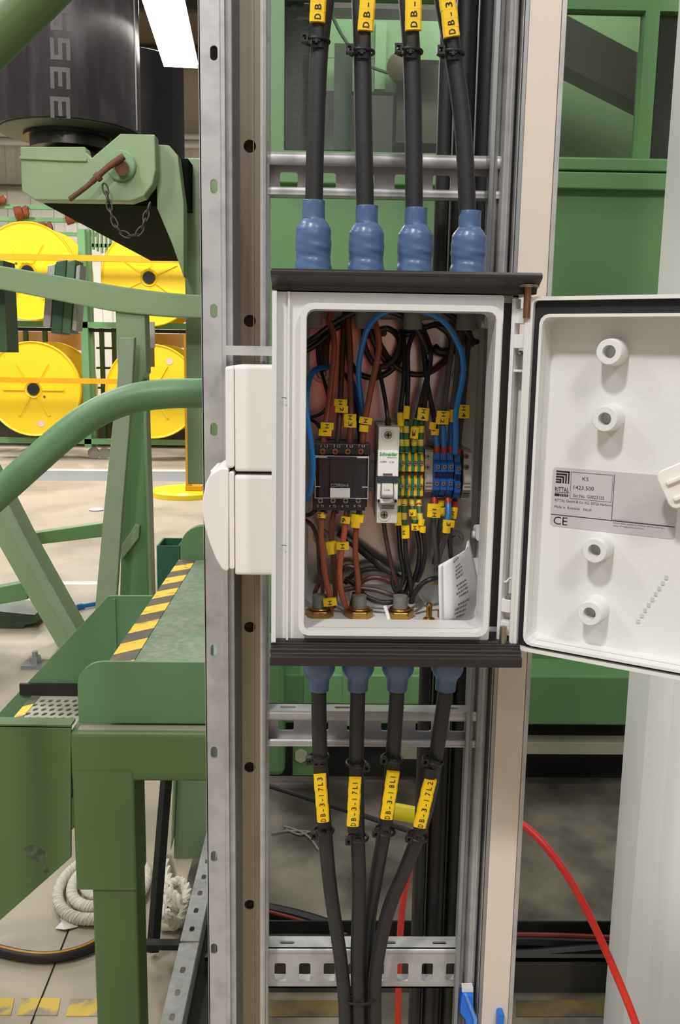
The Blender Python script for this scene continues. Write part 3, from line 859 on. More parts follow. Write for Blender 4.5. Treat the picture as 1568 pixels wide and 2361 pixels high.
for i, (path, txt, ma, mb, w, tl) in enumerate(LOC):
    c = BOTP[i]
    t = thing('power_cable', lab[i], 'cable', (c.x, .79, Zl-.35), 'power cables below the box')
    ys = [.79, .79, .795, .808, .822, .834, .836, .836, .836]
    if i in (2, 3): ys = [.79, .79, .797, .812, .828, .836, .838, .838, .838]
    if i == 2: ys = [.79, .79, .797, .815, .838, .852, .854, .854]
    trip = [(a, b_, ys[k]) for k, (a, b_) in enumerate(path)]
    pts = smooth(P(trip), 6)
    pts[0] = Vector((c.x, .79, Zl+.002))
    obj('sheath', B().tube(pts, .0070, 16), RUBBER, t)
    g = lambda y: Zl-at(path[1][0], y, .79).z
    prof = [(.0150, -.003), (.0151, .012), (.0146, g(1500)), (.0151, g(1515)), (.0152, g(1532)), (.0145, g(1545)), (.0120, g(1556)), (.0100, g(1563)), (.0096, g(1572)), (.0094, g(1590)), (.0080, g(1591))]
    b = B().lathe(prof, (c.x, .79, Zl), at(path[1][0], path[1][1], .79)-Vector((c.x, .79, Zl)), 28, .012)
    obj('heatshrink_boot', b, BLUE_BOOT, t, label='slate-blue heat-shrink boot')
    a, q = at(ma[0], ma[1]-26, .7895), at(mb[0], mb[1]+14, .799)
    b = B().tube([a, a.lerp(q, .5), q], .0052, 10, flat=.35)
    obj('marker_carrier', b, BLACKP, t)
    cable_marker(t, txt, ma, mb, w, .785 if i != 3 else .789, 0)
    (xa, ya), (xb, yb2) = tl
    ang = math.atan2(ma[0]-mb[0], mb[1]-ma[1])
    ties(t, xa, ya, .795, .0094, ang, 1 if i != 1 else -1)
    ties(t, xb, yb2, .806, .0096, ang, 1)
# tie round the bundle
c = at(826, 2300, .838)
b = B()
ring = [c+Vector((.0205*math.cos(a*math.pi/16), .0100*math.sin(a*math.pi/16)-.0010, .0012*math.cos(a*math.pi/16*2)-.002*math.sin(a*math.pi/16))) for a in range(32)]
b.tube(ring, .0013, 8, closed=True)
obj('bundle_tie', b, BLACKP, label='thin black cable tie strapping the four lower cables together', cat='cable tie')

# ================================================================ sockets on the left side of the box
def socket(name, label, y0, y1, dome):
    z1, z0 = at(580, y0, .745).z, at(580, y1, .745).z
    t = thing(name, label, 'socket', (XL, .785, z0))
    xb = at(541, (y0+y1)/2, .745).x; xc = at(529, (y0+y1)/2, .745).x
    b = B().rbx(xb, XL-.0003, .745, .825, z0, z1, .003, 'x', 3)
    obj('back_box', b, WHITE2, t, .0016)
    if not dome:
        xc = at(519, (y0+y1)/2, .742).x
        b = B().rbx(xc, xb-.0002, .743, .827, z0+.003, z1-.001, .0028, 'y', 4)
        obj('cover', b, WHITE2, t, .002)
        b = B().rbx(xc-.0016, xc+.001, .76, .81, z1-.030, z1-.016, .001)
        obj('clip', b, WHITE2, t)
    else:
        b = B().rbx(xc, xb-.0002, .743, .827, z0+.006, z1+.003, .0014, 'y', 4)
        obj('frame', b, WHITE2, t, .0006)
        prof = [(527, 1080), (527, 1315), (520, 1318), (511, 1312), (498, 1290), (484, 1255), (472, 1215), (466, 1180), (467, 1150), (474, 1115), (484, 1095), (497, 1086), (512, 1079)]
        b = B().prism([(p.x, p.z) for p in [at(x, y, .742) for x, y in prof]], 'y', .742, .828)
        obj('flap', b, WHITE2, t, .004, 3)
        b = B().rbx(at(482, 1090, .742).x-.001, at(490, 1090, .742).x, .76, .81, at(482, 1108, .742).z, at(482, 1090, .742).z, .001)
        obj('finger_tab', b, WHITE2, t, .0008)
    return t
socket('switch_box', 'square white surface box on the left side, the upper of the pair', 842, 1088, False)
socket('power_socket', 'white socket with a bulging rounded flap, below the square box', 1096, 1327, True)
# ================================================================ devices on the rail
def zat(y, Y, x=850): return at(x, y, Y).z
def xat(x, Y, y=1090): return at(x, y, Y).x
def screw(par, c, r, name='terminal_screw', m=None, cross=True):
    b = B().lathe([(r*1.0, .0012), (r, 0), (r*.86, -.0005), (.00005, -.0005)], c, (0, 1, 0), 16)
    k = r*.62
    o = obj(name, b, m or STEEL, par)
    b = B().bx(c.x-k, c.x+k, c.y-.0008, c.y-.0004, c.z-r*.14, c.z+r*.14)
    if cross: b.bx(c.x-r*.14, c.x+r*.14, c.y-.0008, c.y-.0004, c.z-k, c.z+k)
    obj('screw_slot', b, DARK, o)
# ---- contactor
YC = .776
c0 = at(786, 1180, .80)
t = thing('contactor', 'black four-pole contactor under a clear cover with a blank white tag', 'contactor', (c0.x, .80, zat(1182, YC)))
xa, xb = xat(727, YC), xat(852, YC)
za, zb = zat(1024, YC), zat(1182, YC)
b = B().bx(xa-.0005, xb-.001, .786, .8275, zb+.003, za-.002)
obj('body', b, BLACKP, t, .0008)
b = B().bx(xa-.0005, xb+.0005, YC, .800, zat(1050, YC), za)
obj('top_terminal_bank', b, BLACKP, t, .0008)
b = B().bx(xa-.002, xb-.003, YC, .800, zb+.0015, zat(1149, YC))
for k in range(5):
    xk = xa-.002+(xb-xa-.003)*k/4.3
    b.bx(xk, xk+.0025, YC+.002, .790, zb-.002, zb+.003)
obj('bottom_terminal_bank', b, BLACKP, t, .0006)
b = B().bx(xa+.003, xb-.003, YC-.003, .790, zat(1148, YC), zat(1053, YC))
b.bx(xa+.012, xb-.014, YC-.0045, YC, zat(1146, YC), zat(1056, YC))
obj('front_block', b, mat('dark_grey_plastic', (40, 44, 48), .5), t, .0008)
cx0, cx1 = xat(727, YC-.006), xat(849, YC-.006); cz1, cz0 = zat(1052, YC-.006), zat(1149, YC-.006)
b = B().bx(cx0, cx1, YC-.0075, YC-.0068, cz0, cz1)
for x0, x1 in ((cx0, cx0+.0007), (cx1-.0007, cx1)): b.bx(x0, x1, YC-.0068, YC+.006, cz0, cz1)
for z0, z1 in ((cz0, cz0+.0007), (cz1-.0007, cz1)): b.bx(cx0, cx1, YC-.0068, YC+.006, z0, z1)
obj('clear_cover', b, CLEARC, t, label='clear plastic cover')
b = B()
fr = .0003
for x in (cx0, cx1): b.tube([(x, YC-.0076, cz0), (x, YC-.0076, cz1)], fr, 6)
for z in (cz0, cz1): b.tube([(cx0, YC-.0076, z), (cx1, YC-.0076, z)], fr, 6)
for xs in (0, 1):
    zz_ = zat(1121, YC)
    b.bx(*( (cx0, cx0+.0045) if xs == 0 else (cx1-.0052, cx1)), YC-.0079, YC-.0074, zz_, zz_+.0007)
    zz_ = zat(1054, YC)
    b.bx(*( (cx0, cx0+.010) if xs == 0 else (cx1-.010, cx1)), YC-.0079, YC-.0074, zz_, zz_+.0009)
obj('cover_edge', b, mat('cover_edge', (190, 195, 195), .2), t, kind='stuff')
b = B().bx(xat(762, YC-.008), xat(808, YC-.008), YC-.0083, YC-.0077, zat(1148, YC-.008), zat(1126, YC-.008))
obj('blank_tag', b, WHITE2, t, label='blank white tag')
b = B()
for i, (x, s1, s2) in enumerate(((741, '1', 'L1'), (770, '3', 'L2'), (799, '5', 'L3'), (827, '7', 'L4'))):
    q = at(x-1, 1031, YC); q.y = YC-.0004
    b.text(s1, q, (1, 0, 0), (0, 0, 1), .0021, .0012 if s1 != '1' else .0004); b.text(s2, q+Vector((.0032, 0, 0)), (1, 0, 0), (0, 0, 1), .0021, .0026)
for i, (x, s1, s2) in enumerate(((731, '2', 'T1'), (759, '4', 'T2'), (788, '6', 'T3'), (816, '8', 'T4'))):
    q = at(x, 1169, YC); q.y = YC-.0004
    b.text(s1, q, (1, 0, 0), (0, 0, 1), .0021, .0012); b.text(s2, q+Vector((.0032, 0, 0)), (1, 0, 0), (0, 0, 1), .0021, .0026)
q = at(763, 1122, YC-.0046); q.y = YC-.0049
b.text('CC09004-E', q, (1, 0, 0), (0, 0, 1), .0027, .0152, .0003, .014)
obj('pole_numbers', b, WHITEINK, t)
for x in (744, 773, 802, 832):
    c = at(x, 1041, YC); c.y = YC-.0003; screw(t, c, .0029, 'terminal_screw', COPPER)
for x in (739, 768, 797, 826):
    c = at(x, 1154, YC); c.y = YC-.0003; screw(t, c, .0027)
# ---- breaker
YM = .764
t = thing('circuit_breaker', 'slim white circuit breaker with a grey toggle switched on', 'breaker', (xat(893, .79), .80, zat(1207, .772)))
mx0, mx1 = xat(871, .772), xat(919, .772)
mz0, mz1 = zat(1206, .772), zat(984, .772)
b = B().bx(mx0, mx1, .772, .8275, mz0, mz1)
obj('body', b, MCBG, t, .0006)
nz1, nz0 = zat(1039, YM), zat(1160, YM)
b = B()
m0, m1 = xat(871, YM), xat(918.5, YM)
tz1, tz0 = zat(1098, YM), zat(1113, YM)
b.bx(m0, m1, YM, .773, tz1, nz1)
b.bx(m0, m1, YM+.0005, .773, nz0, zat(1150, YM))
b.bx(m0, m0+.0028, YM+.0005, .773, nz0, tz1); b.bx(m1-.0035, m1, YM+.0005, .773, nz0, tz1)
obj('front_nose', b, MCBW, t, .0005)
b = B().bx(m0, m1, YM-.0005, .772, tz0, tz1)
obj('indicator_band', b, mat('slate_band', (52, 58, 68), .4), t)
b = B().bx(m0+.0045, m1-.005, YM-.0003, .765, zat(1096, YM), zat(1091, YM))
obj('indicator_window', b, mat('brown_window', (120, 84, 78), .4), t)
b = B().bx(m0+.0028, m1-.0035, YM+.004, .773, nz0, tz0)
b.prism([(YM-.006, zat(1140, YM)), (YM-.0065, zat(1137, YM)), (YM-.003, tz0-.0002), (YM+.004, tz0-.0002), (YM+.004, zat(1148, YM)), (YM-.002, zat(1146, YM))], 'x', m0+.0034, m1-.0042)
obj('toggle', b, MCBG, t, .0006)
b = B().text('I.ON', Vector((xat(887, YM-.005), YM-.0052, zat(1132, YM-.005))), (1, 0, 0), (0, -.25, 1), .0022, .0046)
obj('toggle_print', b, GREYINK, t)
b = B().text('Schneider', Vector((xat(874.5, YM), YM-.0002, zat(1050, YM))), (1, 0, 0), (0, 0, 1), .0030, .0150, .0002, .02)
obj('green_lettering', b, GRNINK, t)
b = B().text('Electric', Vector((xat(893, YM), YM-.0002, zat(1055.5, YM))), (1, 0, 0), (0, 0, 1), .0013, .0079)
b.text('iC60N', Vector((xat(876.5, YM), YM-.0002, zat(1065.5, YM))), (1, 0, 0), (0, 0, 1), .0013, .0052, .0002, .02)
b.text('C 6A', Vector((xat(897, YM), YM-.0002, zat(1066, YM))), (1, 0, 0), (0, 0, 1), .0013, .0042, .0002, .02)
b.text('C6', Vector((xat(869, YM)+.0004, YM+.0002, zat(1158, YM))), (1, 0, 0), (0, 0, 1), .0019, .0036)
b.bx(m1-.0042, m1-.001, YM-.0001, YM+.0004, zat(1153, YM), zat(1150, YM)).bx(m1-.006, m1-.001, YM-.0001, YM+.0004, zat(1158, YM), zat(1156.5, YM))
obj('grey_lettering', b, GREYINK, t)
for y in (1003, 1187):
    c = at(895 if y < 1100 else 886, y, .7718); c.y = .7717
    c.x = xat(895, .772, 1003) if y < 1100 else c.x
    screw(t, c, .0036)
    b = B().tube([c+Vector((.0052*math.cos(a*math.pi/10), 0, .0052*math.sin(a*math.pi/10))) for a in range(20)], .0004, 6, closed=True)
    obj('screw_recess', b, MCBG, t)
b = B()
for y in (1166, 1171): b.bx(mx0+.004, mx1-.003, .7714, .7722, zat(y+1.5, .772), zat(y-1.5, .772))
obj('vent_slot', b, GREYINK, t, kind='stuff')
# ---- terminal blocks
def block(kind, x0, x1, Y, y0, y1, label, group, mats, steps):
    xa, xb = xat(x0, Y), xat(x1, Y)
    t = thing('terminal_block', label, 'terminal', ((xa+xb)/2, .80, zat(y1, Y)), group)
    return t, xa+.00015, xb-.00015
gx = [(919, 934), (934, 948.5), (948.5, 963), (963, 977.5)]
names = ['green-and-yellow earth terminal touching the white breaker', 'second green-and-yellow earth terminal from the white breaker', 'third green-and-yellow earth terminal from the white breaker', 'green-and-yellow earth terminal nearest the blue terminals']
YG = .788
for i, (x0, x1) in enumerate(gx):
    t, xa, xb = block('g', x0, x1, YG, 1040, 1150, names[i], 'earth terminals on the rail', None, None)
    b = B()
    z = [zat(y, YG) for y in (1040, 1052, 1068, 1086, 1102, 1142, 1150)]
    xm = xa+(xb-xa)*.52
    def prof(o): return [(YG+.012+o, z[0]), (YG+.006+o, z[1]), (YG+o, z[2]-.001), (YG+o, z[3]), (YG+.006+o, z[3]-.0004), (YG+.006+o, z[4]), (YG+.001+o, z[4]-.0004), (YG+.001+o, z[5]), (YG+.010+o, z[6]), (.8275, z[6]), (.8275, z[0])]
    obj('green_half', B().prism(prof(.0008), 'x', xa, xm), GRNT, t)
    obj('yellow_half', B().prism(prof(0), 'x', xm, xb), YELT, t)
    for y in (1068, 1093, 1121):
        c = at((x0+x1)/2+2.5-(y-1068)*.05, y, YG-.0003); c.y = YG-.0006 if y != 1093 else YG+.0052
        screw(t, c, .0021, 'terminal_screw', STEEL if y != 1093 else RUST, False)
bx = [(1001, 1016), (1016, 1031.5), (1031.5, 1047), (1049, 1064)]
names = ['blue neutral terminal beside the grey clamp', 'second blue neutral terminal from the left', 'third blue neutral terminal from the left', 'rightmost blue neutral terminal, set slightly lower than its neighbours']
YU = .786
for i, (x0, x1) in enumerate(bx):
    dy = 5 if i == 3 else 0
    t, xa, xb = block('b', x0, x1, YU, 1040+dy, 1148+dy, names[i], 'neutral terminals on the rail', None, None)
    z = [zat(y+dy, YU) for y in (1041, 1060, 1068, 1086, 1103, 1128, 1143, 1150)]
    p_ = [(YU+.014, z[0]), (YU+.009, z[0]-.001), (YU+.007, z[1]), (YU+.0005, z[2]), (YU, z[3]), (YU+.005, z[3]-.0003), (YU+.005, z[4]), (YU, z[4]-.0003), (YU+.0005, z[5]), (YU+.007, z[5]-.003), (YU+.009, z[6]), (YU+.014, z[7]), (.8275, z[7]), (.8275, z[0])]
    obj('housing', B().prism(p_, 'x', xa, xb), BLUET, t, .0003)
    b = B().bx(xa+.0008, xb-.0008, YU+.0046, YU+.0052, z[4]+.0006, z[3]-.0010)
    obj('marker_window', b, mat('navy', (18, 36, 74), .4), t)
    for y in (1076, 1115):
        c = at((x0+x1)/2+1.5-(y-1076)*.06, y+dy, YU); c.y = YU-.0004
        screw(t, c, .0021)
for i, (x0, x1, lab) in enumerate(((979, 998, 'grey end clamp standing between the earth and the blue terminals'), (1068, 1087, 'grey end clamp closing the rail right of the blue terminals'))):
    Yk = .796
    xa, xb = xat(x0, Yk), xat(x1, Yk)
    t = thing('end_clamp', lab, 'clamp', ((xa+xb)/2, .80, zat(1150, Yk)), 'end clamps on the rail')
    z = [zat(y, Yk) for y in (1036, 1092, 1104, 1126, 1152)]
    b = B().prism([(Yk+.003, z[0]), (Yk, z[0]-.002), (Yk, z[1]), (Yk-.002, z[2]), (Yk-.002, z[3]), (Yk+.008, z[4]), (.8275, z[4]), (.8275, z[0])], 'x', xa, xb)
    obj('body', b, GREYT, t, .0004)
    for y in (1052, 1077):
        c = at((x0+x1)/2-2, y, Yk); c.y = Yk-.0003
        screw(t, c, .0025)
    b = B()
    for y in (1111, 1119): b.bx(xa+.001, xb-.0008, Yk-.0024, Yk-.0018, zat(y+1.5, Yk), zat(y-1.5, Yk))
    for k in range(4): b.bx(xa+.0005, xb-.0005, Yk-.002+.0022*k, Yk+.0004+.0022*k, zat(1131+5*k, Yk)-.0003, zat(1131+5*k, Yk)+.0003)
    obj('moulded_rib', b, mat('grey_slot', (110, 104, 96), .6), t, kind='stuff')

# ================================================================ wires
def wire(name, label, pts, m, r=.0021, Y=None, group=None, k=6, cat='wire', joined=None):
    q = smooth(P(pts, Y), k)
    b = B().tube(q, r, 9)
    t = thing(name, label, cat, q[0], group)
    obj('insulation', b, m, t)
    return t
def mk(par, x, y, Y, w, h, ang=0, txt=None, rot=-1, tx=.5, ty=.5, frac=.62):
    """yellow wire marker: sleeve collar with a flag, centre at pixel; letter turned sideways"""
    c = at(x, y, Y)
    a = R(ang)
    e = Vector((math.cos(a), 0, math.sin(a))); u = Vector((-math.sin(a), 0, math.cos(a)))
    M = Matrix((e, Vector((0, 1, 0)), u)).transposed().to_4x4(); M.translation = c
    W, H = px(w, Y), px(h, Y)
    b = B()
    n = 7
    poly = []
    for i in range(n+1):
        f = i/n; poly.append((-W/2+W*f, -.0012*math.sin(math.pi*f)))
    for i in range(n, -1, -1):
        f = i/n; poly.append((-W/2+W*f, .0042-.0*f))
    b.prism(poly, 'z', -H/2, H/2, M)
    s = obj('wire_marker', b, YEL, par)
    if txt:
        b = B()
        hh = min(W*.42, .0034); ww = H*frac
        if rot < 0: O = M @ Vector((-W/2+W*tx-hh*.5, -.0015, ww/2)); rr, uu = -u, e
        else: O = M @ Vector((-W/2+W*tx+hh*.5, -.0015, -ww/2)); rr, uu = u, -e
        b.text(txt, O, rr, uu, hh, ww if txt != '1' else ww*.25, .0001, .008)
        obj('marker_letter', b, INK, s)
def mk2(par, x, y, Y, w, h, ang, t1, t2, rot=-1, dx=0):
    a = R(ang); off = h*.51
    mk(par, x-off*math.sin(a)*1, y-off*math.cos(a), Y, w, h, ang, t1, rot)
    mk(par, x+off*math.sin(a)*1+dx, y+off*math.cos(a), Y, w, h, ang, t2, rot)
GT = 'brown wires above the contactor'
t = wire('brown_wire', 'brown wire into the first top pole of the contactor, marked H 1', [(744, 1036, .787), (748, 1000, .785), (757, 940, .79), (765, 868, .795), (771, 807, .80), (768, 765, .805), (758, 735, .81), (772, 712, .812), (800, 704, .81)], BROWN, .0026, group=GT)
mk2(t, 754, 990, .782, 29, 15, -3, 'H', '1', -1, -4)
t = wire('brown_wire', 'brown wire into the second top pole of the contactor, marked H 2', [(775, 1036, .787), (780, 998, .786), (784, 940, .792), (786, 890, .80), (789, 830, .808), (791, 790, .812), (794, 735, .815), (797, 705, .815)], DBROWN, .0026, group=GT)
mk2(t, 785, 936, .785, 29, 15, -2, 'H', '2', -1, 3)
t = wire('brown_wire', 'brown wire into the third top pole of the contactor, marked H 3', [(804, 1036, .787), (808, 990, .786), (809, 940, .79), (808, 880, .798), (807, 800, .804), (804, 740, .808), (806, 704, .81)], mat('mid_brown_wire', (116, 66, 50), .4), .0027, group=GT)
mk2(t, 807, 970, .784, 28, 15, -2, 'H', '3', -1, 1)
t = wire('brown_wire', 'brown wire into the fourth top pole, bowing right on its way up', [(834, 1036, .787), (838, 1000, .785), (845, 952, .787), (858, 884, .79), (868, 840, .792), (874, 800, .793), (870, 762, .795), (858, 730, .80), (843, 708, .808)], BROWN, .0028, group=GT)
mk(t, 843, 970, .781, 29, 15, -8, 'H', -1); mk(t, 839, 988, .781, 20, 15, -3, None)
t = wire('black_wire', 'thin black wire looping left of the brown wires to the box edge', [(741, 770, .82), (733, 800, .818), (734, 835, .816), (742, 860, .812), (752, 895, .80), (757, 920, .80), (752, 942, .80), (738, 955, .80), (716, 963, .805), (700, 968, .81)], BLACKW, .0016)
t = wire('dark_brown_wire', 'dark brown wire hanging in a slim loop at the upper left of the box', [(760, 752, .825), (748, 790, .824), (744, 830, .822), (747, 850, .82), (751, 830, .82), (753, 790, .822), (768, 750, .825)], DBROWN, .003)
t = wire('black_wire', 'black wire running down to the left side of the contactor', [(718, 968, .806), (730, 976, .80), (738, 990, .795), (742, 1012, .79), (742, 1034, .788)], BLACKW, .0016)
t = wire('black_wire', 'thin black wire slipping behind the fourth brown wire', [(795, 862, .825), (806, 885, .82), (815, 920, .815), (824, 960, .81), (829, 1010, .80), (830, 1034, .795)], BLACKW, .0018)
t = wire('blue_wire', 'thick blue wire arching over the whole upper box', [(1049, 1045, .79), (1051, 1005, .782), (1052, 945, .778), (1066, 876, .772), (1068, 838, .768), (1060, 800, .766), (1028, 746, .762), (982, 719, .76), (921, 713, .76), (881, 722, .764), (851, 752, .775), (837, 792, .785), (828, 838, .79), (828, 884, .795), (836, 945, .80), (842, 975, .806)], BLUEW, .0025)
t = wire('blue_wire', 'blue wire bulging down the left edge past the contactor', [(762, 846, .822), (740, 848, .81), (720, 860, .79), (708, 899, .772), (706, 945, .762), (713, 998, .756), (720, 1052, .756), (721, 1090, .758), (713, 1136, .765), (700, 1155, .775), (685, 1165, .785)], BLUEW, .0026)
t = wire('blue_wire', 'short dark blue wire crossing behind the blue arch', [(806, 868, .815), (815, 890, .812), (825, 925, .808), (836, 955, .80), (840, 980, .80)], mat('dark_blue_wire', (30, 72, 128), .4), .0024)
t = wire('black_wire', 'single black wire into the top of the white breaker', [(896, 990, .79), (894, 965, .788), (888, 920, .795), (878, 870, .805), (871, 835, .812), (868, 800, .818), (880, 765, .82)], BLACKW, .0019)
b = B().cyl(at(896, 990, .788), at(894, 966, .788), .0026, 12)
obj('ferrule_collar', b, BLACKP, t)
# pairs into the earth terminals, above
def earth(label, pts, sl0, r=.0022, mlist=()):
    t = wire('earth_wire', label, pts, BLACKW, r, group='earth wires above the terminals' if pts[0][1] < 1060 else 'earth wires below the terminals')
    q = smooth(P(pts), 6)
    top = sl0
    lo = [p for p in q if (p.z < at(950, sl0, p.y).z)] if pts[0][1] < 1060 else [p for p in q if (p.z > at(950, sl0, p.y).z)]
    if len(lo) >= 2:
        obj('striped_sleeve', B().tube(lo, r*1.22, 10), GY, t, label='green and yellow striped sleeve')
    a, c = q[0], q[0]+(q[1]-q[0]).normalized()*.0075
    obj('red_ferrule', B().tube([a, c], .0026, 10), REDF, t, label='red ferrule')
    return t
t = earth('black earth wire into the first earth terminal, half behind its yellow marker', [(926, 1043, .797), (926, 1020, .796), (925, 985, .797), (924, 950, .798), (926, 925, .80), (931, 880, .804), (933, 820, .81), (930, 770, .815), (938, 745, .818)], 950)
mk(t, 925, 967, .793, 17, 30, 4, None)
t = earth('black earth wire into the second earth terminal with a tall yellow marker', [(938, 1043, .797), (937, 1020, .795), (936, 985, .794), (938, 940, .796), (941, 880, .802), (940, 820, .808), (945, 790, .812), (957, 765, .815), (975, 748, .818)], 968)
mk(t, 937.5, 951, .789, 14, 29, -3, None)
t = earth('black earth wire into the third earth terminal, marker turned sideways', [(954, 1043, .797), (955, 1020, .797), (957, 985, .797), (962, 960, .797), (970, 930, .80), (980, 890, .804), (990, 850, .808), (993, 815, .81), (985, 780, .812), (965, 745, .812), (930, 722, .814)], 962)
mk(t, 956, 998, .792, 18, 26, -5, '3', -1, .4)
t = earth('black earth wire into the fourth earth terminal, marked H 4', [(970, 1043, .797), (970, 1020, .795), (972, 985, .795), (975, 960, .796), (980, 925, .80), (985, 885, .804), (984, 850, .81), (976, 800, .815), (968, 770, .818)], 966)
mk2(t, 976, 955, .788, 25, 14, -6, 'H', '4')
# neutral wires above
GN = 'neutral wires above the blue terminals'
def neutral(label, pts, m, m2, sl, grp=GN):
    t = wire('neutral_wire', label, pts, m, .0022, group=grp)
    q = smooth(P(pts), 6)
    up = pts[0][1] < 1060
    lo = [p for p in q if (p.z < at(1030, sl, p.y).z)] if up else [p for p in q if (p.z > at(1030, sl, p.y).z)]
    if len(lo) > 1: obj('blue_end_sleeve', B().tube(lo, .0026, 10), m2, t, label='blue end sleeve')
    a, c = q[0], q[0]+(q[1]-q[0]).normalized()*.006
    obj('red_ferrule', B().tube([a, c], .0027, 10), REDF, t, label='red ferrule')
    return t
t = neutral('black wire into the first blue terminal, coming from the crossing bundle', [(1008, 1043, .797), (1007, 1020, .795), (1004, 985, .794), (1000, 955, .795), (994, 930, .80), (985, 880, .806), (978, 820, .812), (975, 790, .815)], BLACKW, BLUEW, 1000)
mk(t, 998, 982, .788, 15, 16, -6, None); mk(t, 1003, 996, .788, 17, 14, -3, '1', -1, .3)
t = neutral('grey wire into the second blue terminal, marked H 2', [(1024, 1043, .797), (1023, 1010, .793), (1022, 975, .792), (1026, 930, .795), (1032, 884, .80), (1037, 840, .806), (1043, 800, .812), (1046, 765, .816)], GREYW, BLUEW, 978)
mk2(t, 1022, 963, .786, 29, 15, -2, 'H', '2', -1, -2)
t = neutral('grey wire into the third blue terminal, half hidden by the blue arch', [(1040, 1043, .797), (1041, 1010, .795), (1041, 975, .795), (1045, 930, .798), (1052, 870, .803), (1055, 807, .81), (1052, 765, .815)], GREYW, mat('dark_blue_sleeve', (30, 90, 150), .4), 972)
mk(t, 1042, 952, .79, 9, 14, 0, None); mk(t, 1042, 966, .79, 9, 14, 0, None)
t = neutral('dark grey wire into the rightmost blue terminal, marked H 4', [(1056, 1049, .80), (1058, 1020, .80), (1063, 975, .798), (1068, 930, .798), (1074, 868, .802), (1079, 807, .81), (1082, 770, .816)], mat('charcoal_wire', (52, 51, 50), .4), mat('charcoal_sleeve', (46, 46, 46), .4), 1060)
mk2(t, 1069, 949, .79, 27, 15, 0, 'H', '4', -1, 0)
# coiled spare cores at the top
RINGS = [('black', [(802, 786, .83), (806, 830, .828), (828, 862, .826), (866, 871, .826), (903, 853, .826), (925, 818, .828), (918, 776, .83), (892, 757, .832), (860, 768, .832), (836, 780, .832)], BLACKW, 'coiled black spare core behind the blue arch, making the left big loop'),
 ('brown', [(860, 760, .828), (880, 800, .826), (905, 838, .824), (940, 860, .824), (978, 863, .824), (1012, 845, .826), (1040, 812, .828), (1036, 770, .83), (1000, 745, .832)], DBROWN, 'dark brown spare core making the big loop across the middle'),
 ('black', [(838, 760, .82), (842, 800, .818), (860, 836, .816), (884, 846, .816), (908, 828, .818), (922, 795, .82), (926, 760, .822)], mat('soft_black_wire', (54, 52, 50), .4), 'grey-black spare core in the inner loop under the blue arch'),
 ('black', [(918, 772, .822), (950, 768, .82), (990, 752, .82), (1020, 748, .822), (1040, 762, .826)], BLACKW, 'short black core bowed between the two earth bundles'),
 ('black', [(700, 795, .815), (730, 775, .812), (760, 752, .81), (790, 734, .808), (820, 720, .806), (850, 714, .806)], BLACKW, 'black core sweeping up across the top left of the box'),
 ('black', [(850, 716, .80), (885, 716, .798), (925, 728, .798), (955, 752, .80), (975, 785, .804), (985, 815, .81)], BLACKW, 'black core arching just inside the blue arch'),
 ('black', [(700, 812, .818), (735, 790, .818), (770, 760, .818), (800, 742, .818)], BLACKW, 'second black core sweeping across the top left corner'),
 ('black', [(1020, 716, .815), (1050, 735, .812), (1070, 760, .812), (1090, 785, .815), (1100, 788, .82)], BLACKW, 'black core hugging the upper right corner'),
 ('black', [(1060, 720, .82), (1072, 745, .818), (1080, 775, .816), (1083, 800, .815)], BLACKW, 'thick black core dropping from the upper right gland'),
 ('black', [(850, 742, .815), (858, 775, .815), (868, 800, .818), (880, 820, .82), (905, 846, .823)], BLACKW, 'black core slanting down behind the bowed brown wire'),
 ('black', [(1000, 800, .822), (1015, 812, .82), (1040, 810, .82), (1050, 800, .822)], BLACKW, 'short thick black core strapping the grey wires')]
for nm, pts, m_, lab in RINGS:
    wire('spare_core', lab, pts, m_, .0026 if 'thick' not in lab else .004, group='spare cores at the top of the box')
# ---- below the contactor
GB = 'brown wires below the contactor'
t = wire('brown_wire', 'brown wire from the first lower pole, swerving right to the floor of the box', [(745, 1172, .787), (742, 1195, .785), (741, 1241, .783), (745, 1287, .782), (751, 1333, .782), (759, 1371, .784), (763, 1400, .788), (761, 1432, .792)], BROWN, .0026, group=GB)
mk(t, 742, 1187, .781, 18, 14, -5, 'H', -1, .2); mk(t, 761, 1389, .778, 31, 17, 7, 'H', -1)
t = wire('brown_wire', 'darker brown wire from the second lower pole', [(773, 1172, .788), (768, 1190, .788), (763, 1226, .79), (768, 1279, .794), (771, 1333, .80), (773, 1371, .804), (768, 1400, .808)], mat('mid_brown_wire', (116, 66, 50), .4), .0024, group=GB)
mk(t, 764, 1257, .785, 24, 15, 12, None); mk(t, 766, 1271, .785, 21, 14, 12, None)
t = wire('brown_wire', 'bright brown wire from the third lower pole with two markers', [(802, 1172, .787), (798, 1190, .786), (794, 1226, .784), (785, 1287, .782), (783, 1333, .784), (788, 1371, .79), (800, 1405, .797), (806, 1422, .80)], mat('bright_brown_wire', (182, 94, 62), .38), .0027, group=GB)
mk(t, 797, 1199, .781, 21, 16, -8, '6', -1, .3); mk(t, 790, 1259, .779, 29, 17, 2, 'H', -1)
t = wire('brown_wire', 'brown wire from the fourth lower pole with a stacked pair of blank markers', [(830, 1172, .787), (826, 1190, .786), (820, 1233, .787), (820, 1287, .79), (825, 1333, .792), (825, 1371, .795), (815, 1405, .80), (806, 1422, .806)], BROWN, .0026, group=GB)
mk(t, 824, 1195, .781, 28, 19, -6, None); mk(t, 820, 1210, .781, 20, 14, -8, None)
wire('brown_wire', 'thin dark brown wire curving down the lower left', [(693, 1196, .80), (712, 1205, .802), (724, 1220, .805), (734, 1256, .806), (736, 1318, .806), (744, 1350, .806), (742, 1380, .81), (732, 1405, .815)], DBROWN, .0019)
